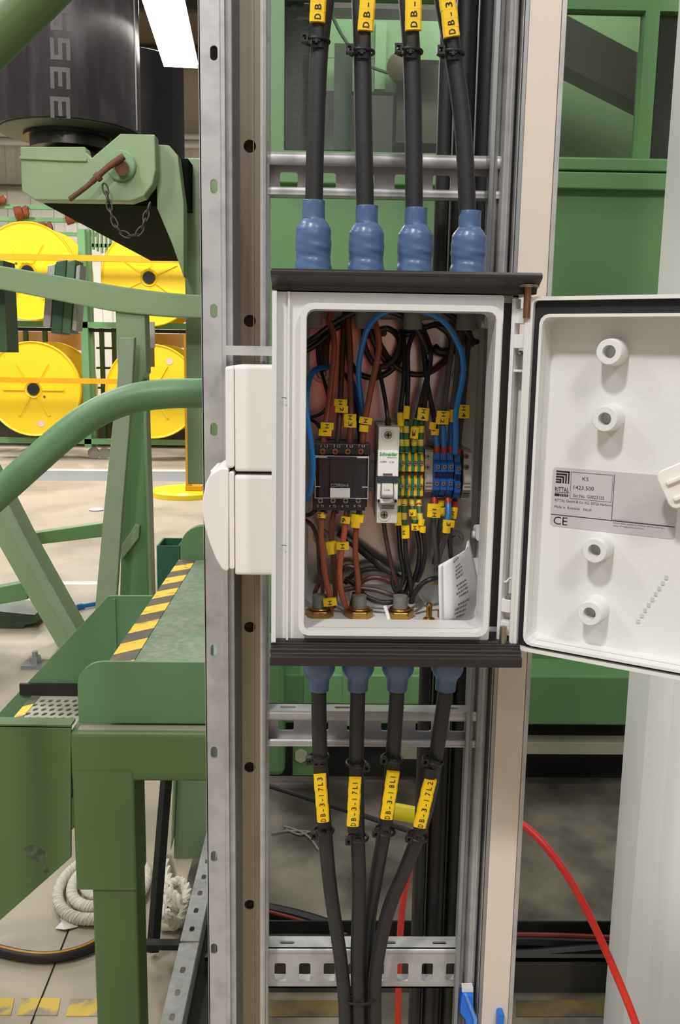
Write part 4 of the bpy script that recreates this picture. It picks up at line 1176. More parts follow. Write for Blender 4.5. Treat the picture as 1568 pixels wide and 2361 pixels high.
wire('black_wire', 'black wire entering the lower left edge under the contactor', [(696, 1188, .80), (712, 1187, .80), (726, 1178, .795), (734, 1166, .79)], BLACKW, .002)
wire('black_wire', 'single wire from the bottom of the white breaker, brown towards its end', [(885, 1206, .786), (888, 1230, .787), (894, 1262, .79), (904, 1310, .795), (916, 1346, .80), (929, 1372, .806), (934, 1385, .808)], DBROWN, .0021)
wire('spare_core', 'thick black core slanting across the lower plate', [(780, 1228, .825), (797, 1241, .823), (828, 1264, .82), (866, 1295, .816), (898, 1316, .815), (940, 1330, .815)], BLACKW, .0036, group='spare cores at the bottom of the box')
LOOPS = [('black core drooping over the black gland at the bottom', [(830, 1362, .80), (842, 1374, .796), (858, 1382, .794), (880, 1389, .794), (905, 1388, .796), (928, 1380, .80), (940, 1372, .805)], BLACKW),
 ('brown core with a pale sheen arching low across the bottom', [(793, 1360, .80), (815, 1356, .80), (843, 1357, .80), (870, 1361, .80), (900, 1371, .80), (928, 1378, .804)], DBROWN),
 ('reddish brown core arching at the bottom centre', [(826, 1352, .812), (840, 1338, .812), (866, 1331, .812), (896, 1339, .812), (920, 1356, .812)], mat('red_brown_wire', (96, 50, 42), .4), ),
 ('brown core in a shallow arch under the mounting plate', [(778, 1335, .82), (790, 1312, .82), (808, 1306, .82), (825, 1318, .82), (832, 1345, .82)], DBROWN),
 ('black core arching at the foot of the mounting plate', [(795, 1345, .818), (820, 1322, .818), (855, 1312, .818), (890, 1316, .818), (930, 1330, .82)], BLACKW),
 ('black core looping from the middle gland up to the right', [(950, 1388, .79), (955, 1370, .79), (975, 1345, .79), (1000, 1334, .79), (1030, 1334, .80), (1045, 1345, .81)], BLACKW),
 ('black core bending behind the earth wires', [(905, 1330, .81), (908, 1352, .808), (918, 1368, .806), (934, 1366, .806), (942, 1345, .808), (946, 1320, .81)], BLACKW),
 ('dark brown core dropping into the leftmost bottom gland', [(735, 1345, .812), (726, 1370, .812), (730, 1405, .808), (737, 1415, .80)], mat('red_brown_wire', (96, 50, 42), .4)),
 ('reddish core rising between two brown wires', [(790, 1370, .805), (797, 1395, .803), (806, 1415, .80), (812, 1392, .803), (818, 1365, .806)], mat('red_brown_wire', (96, 50, 42), .4)),
 ('black core across the foot of the plate on the left', [(795, 1333, .81), (815, 1346, .808), (832, 1364, .80)], BLACKW)]
for lab, pts, m_ in LOOPS:
    wire('spare_core', lab, pts, m_, .0023, group='spare cores at the bottom of the box')
t = earth('black earth wire below the first earth terminal', [(922, 1149, .797), (918, 1165, .795), (915, 1185, .793), (919, 1215, .793), (923, 1272, .796), (931, 1318, .80), (928, 1346, .80), (915, 1362, .80)], 1190)
mk(t, 918, 1197, .787, 15, 29, 4, None)
t = earth('black earth wire below the second earth terminal', [(934, 1149, .797), (932, 1170, .793), (932, 1205, .79), (934, 1241, .79), (937, 1287, .793), (946, 1335, .797), (949, 1375, .80), (948, 1392, .80)], 1212)
mk(t, 935, 1227, .784, 18, 29, 3, 'H', -1, .25, .5, .3)
t = earth('black earth wire below the third earth terminal', [(949, 1149, .797), (950, 1170, .793), (956, 1200, .79), (961, 1226, .79), (967, 1262, .793), (965, 1300, .798), (955, 1335, .804), (946, 1360, .808)], 1206)
mk(t, 952, 1183, .786, 17, 14, 3, '3', -1, .3); mk(t, 959, 1216, .784, 20, 14, 2, 'H', -1, .35)
t = earth('black earth wire below the fourth earth terminal with two bright blank markers', [(965, 1149, .797), (966, 1165, .793), (969, 1195, .788), (975, 1225, .787), (980, 1270, .792), (974, 1310, .798), (962, 1340, .804)], 1205)
mk(t, 972, 1205, .781, 13, 14, -8, None); mk(t, 975, 1221, .781, 13, 14, -4, None)
GN2 = 'neutral wires below the blue terminals'
t = neutral('grey wire below the first blue terminal, marked 1 H', [(1002, 1149, .797), (1002, 1170, .792), (1000, 1195, .79), (1002, 1240, .794), (1006, 1285, .80), (1004, 1318, .806)], GREYW, BLUEW, 1198, GN2)
mk2(t, 1001, 1178, .784, 30, 15, -3, '1', 'H', 1, 0)
t = neutral('grey wire below the second blue terminal, its marker half hidden', [(1017, 1149, .80), (1018, 1175, .80), (1013, 1220, .805), (1008, 1262, .81), (1000, 1300, .815)], GREYW, mat('dark_blue_sleeve', (30, 90, 150), .4), 1180, GN2)
mk(t, 1017, 1160, .797, 15, 14, -4, None); mk(t, 1021, 1180, .797, 10, 20, -3, None)
t = neutral('grey wire below the third blue terminal, marked 3', [(1033, 1149, .795), (1034, 1175, .789), (1032, 1205, .786), (1030, 1233, .79), (1018, 1268, .80), (1010, 1295, .806)], GREYW, BLUEW, 1206, GN2)
mk(t, 1035, 1208, .780, 26, 15, -4, '3', -1, .45); mk(t, 1030, 1222, .780, 17, 14, -4, None)
t = neutral('blue wire below the rightmost blue terminal', [(1049, 1154, .80), (1046, 1175, .802), (1040, 1205, .804), (1037, 1240, .806), (1040, 1285, .81)], mat('charcoal_wire', (52, 51, 50), .4), BLUEW, 1215, GN2)
mk(t, 1047, 1183, .797, 14, 26, -6, 'H', 1, .3, .5, .3)
# folded instruction sheet standing in the right corner
def sheet():
    L = [(1022, 1298), (1022, 1340), (1023, 1390), (1024, 1437)]
    Rr = [(1081, 1245), (1094, 1300), (1105, 1361), (1086, 1437)]
    nu, nv = 14, 10
    front = []
    for j in range(nv+1):
        f = j/nv
        def lerp(A, f):
            k = f*(len(A)-1); i = min(int(k), len(A)-2); g = k-i
            return A[i][0]*(1-g)+A[i+1][0]*g, A[i][1]*(1-g)+A[i+1][1]*g
        a, c = lerp(L, f), lerp(Rr, f)
        for i in range(nu+1):
            g = i/nu
            Y = .736+.030*g*g+.006*(1-f)*g
            x, y = a[0]*(1-g)+c[0]*g, a[1]*(1-g)+c[1]*g
            if f == 0 and g < .98: y = 1298-(g*.66)*52 if g < .88 else y
            front.append(at(x, y, Y))
    return front, nu, nv
pts, nu, nv = sheet()
t = thing('instruction_sheet', 'folded white instruction sheet standing in the lower right corner of the box', 'paper', pts[nv*(nu+1)+2])
b = B()
b.add(pts, [(j*(nu+1)+i, j*(nu+1)+i+1, (j+1)*(nu+1)+i+1, (j+1)*(nu+1)+i) for j in range(nv) for i in range(nu)], True)
o = obj('front_leaf', b, PAPER, t)
md = o.modifiers.new('thick', 'SOLIDIFY'); md.thickness = .0004
b = B()
b.add([p+Vector((-.0035+.006*0, .0035, -.003)) for p in pts], [(j*(nu+1)+i, j*(nu+1)+i+1, (j+1)*(nu+1)+i+1, (j+1)*(nu+1)+i) for j in range(nv) for i in range(6)], True)
o = obj('folded_leaf', b, PAPER, t)
md = o.modifiers.new('thick', 'SOLIDIFY'); md.thickness = .0004
b = B()
rnd = random.Random(4)
for j in range(2, 19):
    if j in (4, 9, 14): continue
    f = j/19
    g = .36+rnd.random()*.10
    ge = .97
    while g < ge:
        w = .03+rnd.random()*.07
        def sp(g, f):
            J = min(int(f*nv), nv-1); fj = f*nv-J; I = min(int(g*nu), nu-1); gi = g*nu-I
            A = lambda i, j_: pts[j_*(nu+1)+i]
            return (A(I, J)*(1-gi)+A(I+1, J)*gi)*(1-fj)+(A(I, J+1)*(1-gi)+A(I+1, J+1)*gi)*fj+Vector((-.0006, -.0014, 0))
        ff = f-.10*g
        if ff > .04: b.add([sp(g, ff), sp(min(g+w, ge), ff-.10*w), sp(min(g+w, ge), ff-.10*w+.026), sp(g, ff+.026)], [(0, 1, 2, 3)])
        g += w+.015
obj('printed_lines', b, mat('grey_text_lines', (138, 138, 142), .8), t, kind='stuff')
# thin white cable tie tail standing on the floor of the box
q = smooth([at(898, 1436, .735), at(893, 1415, .742), at(889, 1402, .75), at(887, 1398, .752)], 5)
b = B().tube(q, .0016, 8, flat=.5)
obj('white_cable_tie', b, WHITE2, label='white cable tie tail standing in the bottom of the box', cat='cable tie')
# ================================================================ stair platform on the left
YP = 1.5
def poly_at(lst, Y): return [(q.x, q.z) for q in (at(x, y, Y) for x, y in lst)]
PLT = thing('stair_platform', 'green steel stair platform with hazard-striped deck edge and pipe handrail, left of the ladder', 'platform', (at(320, 1700, YP).x, 1.7, 0))
t = PLT
X1 = at(640, 1700, YP).x+.9
zb1, zb0 = at(320, 1694, YP).z, at(320, 1803, YP).z
bxl = at(164, 1720, YP).x
b = B().rbx(bxl, -.098, YP, YP+.10, zb0, zb1+.004, .008, 'x', 3)
obj('front_beam', b, GREEN_DK, t)
lx0, lx1_ = at(170, 1900, YP).x, at(312, 1900, YP).x
b = B().rbx(lx0, lx1_, YP-.002, YP+.095, at(240, 2050, YP).z, zb0+.02, .006, 'z', 3)
obj('leg_collar', b, GREEN_DK, t)
for xx in (at(216, 2200, YP).x,):
    b = B().rbx(xx, at(318, 2200, YP).x, YP+.004, YP+.085, .012, zb0, .006, 'z', 3)
    obj('leg', b, GREEN_DK, t)
    b = B().rbx(xx-.04, at(318, 2200, YP).x+.04, YP-.04, YP+.13, 0, .012, .01, 'z', 3)
    obj('foot_plate', b, GREEN_DK, t)
b = B().bx(-.17, -.10, YP+.01, YP+.09, 0, zb0)
obj('leg', b, GREEN_DK, t)
# toe board with rounded corner
tz0, tz1 = at(320, 1668, YP+.03).z, at(320, 1526, YP+.03).z
tx0 = at(179, 1600, YP+.03).x
pl = [(-.098, tz0), (-.098, tz1)]
r_ = .047
for k in range(7):
    a = R(90+15*k); pl.append((tx0+r_+r_*math.cos(a), tz1-r_+r_*math.sin(a)))
pl.append((tx0, tz0))
b = B().prism(pl, 'y', YP+.030, YP+.037)
obj('toe_board', b, GREEN, t, .001)
# deck and hazard strip
zd = at(430, 1291, 2.43).z
e1, e0 = at(409, 1291, 2.43), atz(262, 1520, zd)
def dk(x, y): q = atz(x, y, zd); return (q.x, q.y)
xe = (e1.x+e0.x)/2
b = B().bx(xe, -.13, YP+.04, 2.43, zd-.006, zd)
b.bx(xe, xe+.006, YP+.04, 2.43, zd-.07, zd-.006)
obj('deck_plate', b, DECK, t)
b = B().bx(xe-.0005, xe+.045, YP+.042, 2.425, zd, zd+.0015)
obj('hazard_strip', b, HAZ, t, label='worn yellow and black striped edge')
# far stringer, near stringer, tread
b = B().prism(poly_at([(352, 1374), (250, 1374), (0, 1642), (-300, 1965), (-300, 2200), (-120, 2200), (250, 1830), (352, 1760)], 2.04), 'y', 2.04, 2.048)
b.prism([(at(262, 1380, 2.04).x, at(262, 1380, 2.04).z), (at(267, 1380, 2.04).x, at(262, 1380, 2.04).z), (at(267, 1380, 2.04).x, at(262, 1500, 2.04).z), (at(262, 1380, 2.04).x, at(262, 1500, 2.04).z)], 'y', 2.036, 2.041)
obj('far_stringer', b, GREEN, t, .001)
b = B().prism(poly_at([(163, 1676), (163, 1978), (0, 2122), (-400, 2476), (-400, 1668)], YP-.001), 'y', YP-.001, YP+.006)
b.prism(poly_at([(163, 1672), (163, 1678), (-400, 1670), (-400, 1664)], YP-.001), 'y', YP-.001, YP+.03)
obj('near_stringer', b, GREEN_DK, t)
sc = [(55, 1956), (72, 1948), (90, 1954), (104, 1966), (100, 1985), (112, 2010), (104, 2016), (92, 1990), (74, 1984), (58, 1974)]
obj('scuff_mark', B().prism(poly_at(sc, YP-.0015), 'y', YP-.0015, YP-.0005), mat('blue_grey_scuff', (76, 84, 82), .6, c2=(96, 112, 84), mask=(.45, .6), mscale=60), t)
zt = at(100, 1605, 2.03).z
tx0_, tx1_ = atz(46, 1640, zt).x, atz(178, 1640, zt).x
ty0, ty1 = YP+.03, 2.03
holes = []
nx, ny = 7, 18
for i in range(nx):
    for j in range(ny):
        cx = tx0_+.022+(i+.5*(j % 2))*.0185; cy = ty0+.03+j*.026
        if cx < tx1_-.006+.012:
            holes.append([(cx+.0055*math.cos(a)*1.0+.0030*math.sin(a)*.6, cy+.0088*math.sin(a)) for a in [2*math.pi*k/8 for k in range(8)]])
b = B().plate([(tx0_, ty0), (tx1_+.02, ty0), (tx1_+.02, ty1), (tx0_, ty1)], holes, zt-.003, zt, 'z')
obj('tread', b, mat('grey_perforated_tread', (176, 172, 160), .5, .3), t)
b = B().bx(tx0_-.002, tx0_+.018, ty0, ty1, zt+.0002, zt+.0012)
obj('tread_nosing', b, HAZ, t)
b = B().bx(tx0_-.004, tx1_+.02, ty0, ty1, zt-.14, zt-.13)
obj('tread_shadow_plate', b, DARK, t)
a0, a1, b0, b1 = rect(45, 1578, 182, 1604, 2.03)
obj('tread_back_shade', B().bx(a0, a1, 2.03, 2.039, b0, b1), DARK, t)  # dark strip standing for the shadow at the back of the tread
obj('dust_line', B().bx(bxl+.01, -.10, YP+.008, YP+.029, zb1+.0035, zb1+.005), mat('grey_dust', (150, 144, 128), .8), t)
# rounded lug and square socket beyond the deck
lq = [(470+60, 1292), (420, 1292)]
c = at(470, 1262, 2.44)
r_ = (at(470, 1262, 2.44)-at(416, 1262, 2.44)).length
pl = [(c.x+.10, at(470, 1292, 2.44).z-.05), (c.x-r_, at(470, 1292, 2.44).z-.05)]
for k in range(9):
    a = R(180-11.25*k); pl.append((c.x+r_*math.cos(a), c.z+r_*math.sin(a)*.95))
pl.append((c.x+.10, c.z+r_*.95))
b = B().prism(pl, 'y', 2.44, 2.46)
obj('rounded_lug', b, GREEN, t, .002)
x0, x1, z0, z1 = rect(362, 1259, 415, 1372, 2.7)
b = B().plate([(x0, 2.7), (x1, 2.7), (x1, 2.82), (x0, 2.82)], [[(x0+.006, 2.706), (x1-.006, 2.706), (x1-.006, 2.814), (x0+.006, 2.814)]], z0-.3, z1, 'z')
obj('post_socket', b, mat('dark_green_paint', (44, 92, 66), .45), t, .001)
# handrails
hr = smooth([at(x, y, Y) for x, y, Y in ((545, 1300, 1.56), (548, 1000, 1.53), (530, 925, 1.51), (495, 909, 1.5), (440, 907, 1.5), (385, 908, 1.5), (330, 914, 1.5), (285, 925, 1.5), (240, 943, 1.5), (190, 972, 1.5), (135, 1015, 1.5), (80, 1064, 1.5), (0, 1136, 1.5), (-130, 1252, 1.5), (-230, 1345, 1.5), (-290, 1405, 1.5), (-318, 1460, 1.5), (-322, 1540, 1.5), (-325, 1700, 1.505), (-330, 1860, 1.51))], 6)
hr[0].z = zd
obj('handrail', B().tube(hr, .0243, 18), GREEN, t)
hr = [at(x, y, Y) for x, y, Y in ((-478, 700, 1.05), (-472, 600, 1.05), (-440, 530, 1.05), (-380, 468, 1.05), (-260, 350, 1.05), (-120, 200, 1.05), (0, 80, 1.05), (60, 20, 1.05), (200, -120, 1.05), (330, -245, 1.05), (470, -380, 1.10), (620, -480, 1.4), (700, -520, 2.0), (760, -560, 2.90))]
hr[0].z = 0
obj('upper_handrail', B().tube(smooth(hr, 6), .0245, 18), GREEN_DK, label='thick green pipe handrail crossing the top left corner in front of the black roll', cat='handrail')

# ================================================================ tall winding machine
YW_ = 4.6
MAC = thing('winding_machine', 'tall green winding frame with a curved beam and splayed legs, behind the handrail', 'machine', (at(300, 1400, 5).x, 5.0, 0))
t = MAC
x0, x1, z0, z1 = rect(428, 365, 520, 1117, 4.9)
b = B().bx(x0, x1, 4.9, 5.15, z0, z1+.0)
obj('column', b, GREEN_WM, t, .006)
b = B()
n = 26
top = smooth([Vector((x, y, 0)) for x, y in ((-260, 585), (-120, 596), (0, 613), (92, 628), (245, 655), (340, 669), (428, 678), (520, 682))], 4)
bot = smooth([Vector((x, y, 0)) for x, y in ((-260, 640), (-120, 650), (0, 667), (92, 685), (245, 715), (340, 726), (428, 732), (520, 735))], 4)
b.prism(poly_at([(q.x, q.y) for q in top]+[(q.x, q.y) for q in reversed(bot)], YW_), 'y', YW_, YW_+.16)
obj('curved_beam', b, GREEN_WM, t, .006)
# legs
def quad_leg(name, pts, Y, d, m=GREEN_WM):
    b = B().prism(poly_at(pts, Y), 'y', Y, Y+d)
    return obj(name, b, m, t, .004)
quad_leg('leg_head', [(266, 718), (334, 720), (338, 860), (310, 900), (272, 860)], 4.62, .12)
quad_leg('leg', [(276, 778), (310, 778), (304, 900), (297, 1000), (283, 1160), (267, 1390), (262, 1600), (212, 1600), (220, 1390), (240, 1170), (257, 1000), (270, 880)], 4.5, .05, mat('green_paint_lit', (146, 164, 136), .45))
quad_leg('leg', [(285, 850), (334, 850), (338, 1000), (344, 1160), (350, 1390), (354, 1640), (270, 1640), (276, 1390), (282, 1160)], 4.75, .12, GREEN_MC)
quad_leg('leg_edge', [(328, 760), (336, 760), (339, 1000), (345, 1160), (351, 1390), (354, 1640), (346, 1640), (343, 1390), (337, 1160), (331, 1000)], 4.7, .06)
quad_leg('brace', [(276, 1266), (312, 1208), (322, 1212), (320, 1240), (282, 1290)], 4.72, .08)
quad_leg('brace', [(60, 1232), (238, 1206), (320, 1202), (320, 1226), (238, 1238), (62, 1259)], 5.1, .08, GREEN_MC)
quad_leg('brace', [(-60, 1366), (60, 1342), (64, 1382), (-60, 1404)], 4.5, .08, GREEN_MC)
quad_leg('diagonal_leg', [(-270, 640), (-215, 735), (-100, 945), (-8, 1110), (18, 1160), (70, 1262), (120, 1352), (176, 1452), (230, 1552), (190, 1590), (134, 1494), (70, 1385), (0, 1262), (-60, 1150), (-190, 920), (-300, 725), (-330, 640)], 4.45, .16)
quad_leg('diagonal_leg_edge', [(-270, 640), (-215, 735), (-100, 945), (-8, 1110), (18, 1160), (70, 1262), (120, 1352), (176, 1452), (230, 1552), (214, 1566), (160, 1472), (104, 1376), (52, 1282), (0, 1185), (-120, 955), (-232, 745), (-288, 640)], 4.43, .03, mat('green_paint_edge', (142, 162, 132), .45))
# tilted roller carried by the beam
x0, x1, z0, z1 = rect(341, 742, 356, 802, 5.3)
obj('white_plate', B().bx(x0, x1, 5.3, 5.32, z0, z1), WHITE2, t)
x0, x1, z0, z1 = rect(341, 802, 355, 846, 5.3)
obj('tan_plate', B().bx(x0, x1, 5.3, 5.32, z0, z1), mat('tan_plate', (176, 152, 96), .5), t)
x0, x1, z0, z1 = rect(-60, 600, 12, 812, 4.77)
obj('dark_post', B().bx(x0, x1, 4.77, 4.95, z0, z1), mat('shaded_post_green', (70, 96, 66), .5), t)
c0, c1 = at(150, 612, 4.68), at(138, 772, 4.68)
def slab(x0, x1, dx, Y0, Y1, m, nm, ya=606, yb=770):
    b = B().prism(poly_at([(x0, ya), (x1, ya-4), (x1-dx, yb), (x0-dx, yb-4)], (Y0)), 'y', Y0, Y1)
    return obj(nm, b, m, t, .004)
slab(110, 128, 12, 4.80, 4.92, GALV, 'roller_flange', 612, 756)
slab(129, 153, 12, 4.78, 4.95, mat('roller_green', (70, 104, 80), .4), 'roller_drum', 603, 772)
slab(153, 174, 12, 4.79, 4.95, mat('roller_green_b', (94, 130, 102), .4), 'roller_drum', 603, 770)
slab(175, 186, 10, 4.80, 4.92, GALV, 'roller_flange', 614, 764)
# arm carrying the roll
A4 = 4.5
armp = [(46, 338), (196, 338), (199, 352), (211, 364), (277, 308), (357, 310), (359, 392), (352, 425), (331, 453), (300, 464), (80, 461), (50, 441)]
b = B().prism(poly_at(armp, A4), 'y', A4, A4+.10)
obj('arm_cheek', b, GREEN_WM, t, .006)
b = B().tube(smooth(P([(46, 364), (110, 367), (160, 369), (200, 370)], A4-.004), 4), .008, 6)
obj('weld_bead', b, GREEN_WM, t)
ax0 = at(80, 461, A4)
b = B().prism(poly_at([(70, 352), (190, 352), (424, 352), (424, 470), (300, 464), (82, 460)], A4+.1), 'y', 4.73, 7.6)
obj('arm_body', b, mat('underside_shade_green', (26, 31, 25), .95, spec=.05), t)  # the arm's green with the underside shade put into its colour
b = B().prism(poly_at([(361, 333), (390, 335), (410, 358), (424, 470), (424, 640), (396, 560), (362, 480)], 4.61), 'y', 4.61, 4.72)
obj('arm_gusset', b, GREEN_WM, t, .004)
c = at(280, 383, A4-.002)
b = B().lathe([(.070, .002), (.070, -.016), (.064, -.022), (.034, -.022), (.034, -.05), (.028, -.055), (.0001, -.055)], c, (0, 1, 0), 28)
obj('pin_boss', b, mat('pale_green_paint', (134, 166, 126), .45), t)
b = B().cyl(at(281, 388, A4-.05), at(281, 388, A4-.075), .032, 18)
obj('pin_end', b, RUST, t)
b = B().tube(smooth(P([(160, 460, A4-.10), (200, 430, A4-.10), (222, 410, A4-.095), (250, 385, A4-.09), (286, 360, A4-.085)]), 5), [.012]*8+[.014]*8+[.016]*5, 12)
b.lathe([(.02, -.012), (.022, 0), (.02, .012)], at(226, 408, A4-.095), (at(250, 385, 4.4)-at(200, 430, 4.4)), 12)
obj('lever', b, RUST, t, label='rusty lever handle')
# hanging chain
path = smooth(P([(240, 425), (248, 455), (254, 482), (262, 508), (275, 530), (294, 542), (314, 540), (328, 524), (336, 500), (343, 478), (346, 462)], 4.44), 8)
L = [0]
for i in range(1, len(path)): L.append(L[-1]+(path[i]-path[i-1]).length)
def along(d):
    for i in range(1, len(path)):
        if L[i] >= d:
            f = (d-L[i-1])/(L[i]-L[i-1]); return path[i-1].lerp(path[i], f), (path[i]-path[i-1]).normalized()
    return path[-1], (path[-1]-path[-2]).normalized()
ch = thing('chain', 'short dull chain hanging in a loop under the rusty lever', 'chain', path[0])
d = .0; k = 0
ll = .044
while d < L[-1]-.02:
    p_, tg = along(d+ll/2)
    s1 = tg.cross(Vector((0, 1, 0))).normalized()
    s = s1 if k % 2 == 0 else tg.cross(s1).normalized()
    ring = [p_+tg*(ll*.62*math.cos(a*math.pi/7))+s*(.0125*math.sin(a*math.pi/7)) for a in range(14)]
    obj('chain_link', B().tube(ring, .0042, 6, closed=True), CHAIN, ch)
    d += ll*.86; k += 1

# rolls standing on the arm
rc = at(160, 300, 5.0)
Rr_ = .365
zb = at(160, 268, 4.635).z
RL = thing('black_roll', 'big glossy black roll lettered in white, standing on the green arm', 'roll', (rc.x, 5.0, zb-.2))
b = B().lathe([(Rr_-.004, zb), (Rr_, zb+.01), (Rr_, 4.6), (Rr_-.01, 4.62)], (rc.x, 5.0, 0), (0, 0, 1), 64)
obj('film', b, ROLLBLK, RL)
b = B().lathe([(.32, zb-.012), (.345, zb-.006), (.345, zb+.004)], (rc.x, 5.0, 0), (0, 0, 1), 48)
obj('end_disc', b, mat('grey_green_disc', (104, 110, 90), .5), RL)
b = B().lathe([(.13, zb-.12), (.13, zb-.09), (.20, zb-.085), (.20, zb-.03), (.23, zb-.03), (.23, zb-.012)], (rc.x, 5.0, 0), (0, 0, 1), 32)
b.lathe([(.085, at(130, 352, 4.73).z+.003), (.085, zb-.12)], (rc.x, 5.0, 0), (0, 0, 1), 24)
obj('spindle', b, mat('dark_spindle', (66, 64, 58), .35, .6), RL)
b = B()
for y, ch_ in ((45, 'S'), (113, 'S'), (180, 'E'), (248, 'E')):
    q = at(118, y-22, 4.6); 
    tmp = B()
    segs = {'S': [(0, 1, .8, 1), (0, 1, .4, .6), (0, 1, 0, .2), (0, .22, .6, .8), (.78, 1, .2, .4)], 'E': [(0, 1, .8, 1), (0, .9, .4, .6), (0, 1, 0, .2), (0, .22, .2, .8)]}[ch_]
    for sx0, sx1, sy0, sy1 in segs: tmp.add([(sx0, sy0, 0), (sx1, sy0, 0), (sx1, sy1, 0), (sx0, sy1, 0)], [(0, 1, 2, 3)])
    vs = []
    ang0 = -math.asin(min(1, max(-1, (at(139, y, 4.64).x-rc.x)/Rr_)))
    for v in tmp.v:
        zz_ = at(139, y, 4.64).z+.044*(1-2*v.x)*1.1
        a = ang0+(.5-v.y)*-.10*2.0/2*-1
        aa = (at(139, y, 4.64).x-rc.x)/Rr_+(v.y-.5)*.25
        vs.append((rc.x+(Rr_+.002)*math.sin(aa), 5.0-(Rr_+.002)*math.cos(aa), zz_))
    b.add(vs, tmp.f)
obj('white_lettering', b, mat('faded_white_print', (92, 88, 87), .5), RL)
b = B()
for k in range(1):
    a = math.asin(.985)
    b.tube([(rc.x+(Rr_+.001)*math.sin(a), 5.0-(Rr_+.001)*math.cos(a), z) for z in (zb+.01, 4.5)], .004, 6)
obj('film_edge', b, mat('pale_film_edge', (170, 164, 156), .4), RL)
r2 = at(300, 220, 6.3)
b = B().lathe([(.34, 2.53), (.345, 2.55), (.345, at(320, 108, 6.0).z-.01), (.33, at(320, 108, 6.0).z), (.0001, at(320, 108, 6.0).z)], (r2.x, 6.3, 0), (0, 0, 1), 48)
obj('black_roll', b, mat('matt_black_film', (34, 33, 33), .5, var=.1), label='plain matt black roll half hidden behind the lettered one', cat='roll')

# dark green machine foot lying on the floor at far left
b = B().prism(poly_at([(-120, 1395), (0, 1410), (80, 1418), (84, 1436), (60, 1441), (40, 1458), (-120, 1452)], 4.75), 'y', 4.75, 5.0)
obj('iron_block', b, mat('dark_green_iron', (52, 74, 52), .5), label='dark green iron block on the floor at the far left edge', cat='iron block')
q = atz(82, 1536, 0)
t = thing('floor_bolt', 'grey anchor bolt with its plate on the floor, left of the stringer', 'bolt', q)
obj('washer_plate', B().bx(q.x-.055, q.x+.055, q.y-.05, q.y+.05, 0, .018), GALV_DK, t)
obj('nut', B().cyl((q.x, q.y, .018), (q.x, q.y, .05), .028, 6).cyl((q.x, q.y, .05), (q.x, q.y, .075), .014, 10), GALV_DK, t)
q = atz(200, 1404, 0)
b = B().tube(smooth([q+Vector((-.05, -.02, .012)), q+Vector((0, .02, .016)), q+Vector((.06, .07, .014)), q+Vector((.13, .09, .012))], 4), [.02]*3+[.013]*10, 8, flat=.6)
obj('blue_rag', b, BLUEW, label='small blue scrap lying on the floor by the green leg', cat='scrap')
q = atz(222, 1177, 0)
b = B().lathe([(.06, 0), (.07, .012), (.05, .02), (.0001, .021)], q, (0, 0, 1), 14)
obj('plastic_disc', b, WHITEPAINT, label='small white disc lying on the open floor', cat='scrap')

# yellow bollard stand
q = atz(425, 1143, 0)
t = thing('bollard_stand', 'yellow stand with a round floor disc and a thin post behind the column', 'stand', q)
rr = (atz(425, 1143, 0)-atz(350, 1143, 0)).length
obj('base_disc', B().lathe([(rr, .0), (rr, .05), (rr-.03, .075), (.0001, .08)], q, (0, 0, 1), 40), mat('bright_yellow_paint', (252, 222, 30), .4, var=.03), t)
pz = at(434, 770, q.y).z
xa_, xb_ = at(427, 950, q.y-.1).x, at(439, 950, q.y-.1).x
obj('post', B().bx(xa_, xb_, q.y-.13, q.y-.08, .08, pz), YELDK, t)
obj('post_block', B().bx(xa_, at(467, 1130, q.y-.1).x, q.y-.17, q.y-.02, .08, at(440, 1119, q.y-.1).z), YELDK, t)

# ================================================================ bobbin rack far behind
YRk = 12.4
t = thing('bobbin_rack', 'long green steel rack on castors holding the yellow bobbins', 'rack', (at(200, 1040, YRk).x, YRk+.6, 0))
RK = t
def rk(name, x0, y0, x1, y1, Y, d, m=GREEN_RACK):
    a0, a1, b0, b1 = rect(x0, y0, x1, y1, Y)
    return obj(name, B().bx(a0, a1, Y, Y+d, b0, b1), m, RK)
rk('post', 187, 528, 203, 1032, YRk, .10); rk('post', 205, 528, 214, 1030, YRk+.12, .10, GREEN_MC)
rk('post', -110, 440, -94, 1032, YRk, .1); rk('post', 490, 440, 506, 1032, YRk, .1)
rk('beam', -110, 742, 506, 756, YRk, .08); rk('beam', -110, 1012, 506, 1024, YRk, .1)
rk('beam', -110, 757, 506, 765, YRk+.06, .1, DARK)
for (y0, y1) in ((471, 481), (500, 510), (533, 541)): rk('top_rail', -140, y0, 220, y1, YRk+.9, .08)
for x in (58, 102, 232, 260): rk('rear_post', x, 757, x+9, 1012, YRk+1.4, .08, mat('dark_rack_green', (48, 74, 50), .6))
for (x0, x1) in ((-60, 54), (222, 268)): 
    for k in range(4): rk('mesh_bar', x0, 800+46*k, x1, 805+46*k, YRk+1.5, .05, mat('dark_rack_green2', (54, 82, 56), .6))
for k in range(5): rk('ladder_rung', 212+10*k, 528+5*k, 216+10*k, 575+4*k, YRk+.6, .05, GREEN_MC)
rk('ladder_rail', 205, 562, 268, 570, YRk+.6, .05, GREEN_MC)
for x in (216, 241):
    q = at(x, 1040, YRk+.1)
    obj('castor', B().lathe([(.03, -.03), (.078, -.025), (.078, .025), (.03, .03)], (q.x, YRk+.1, .08), (0, 1, 0), 20), mat('grey_castor', (150, 144, 134), .5), RK)
rk('tan_panel', -60, 764, 195, 806, YRk+1.7, .06, CARD); rk('tan_panel', 357, 770, 480, 802, YRk+1.7, .06, CARD)
rk('dark_back', -60, 952, 480, 1030, YRk+1.75, .05, mat('dark_rack_back', (60, 56, 48), .7))
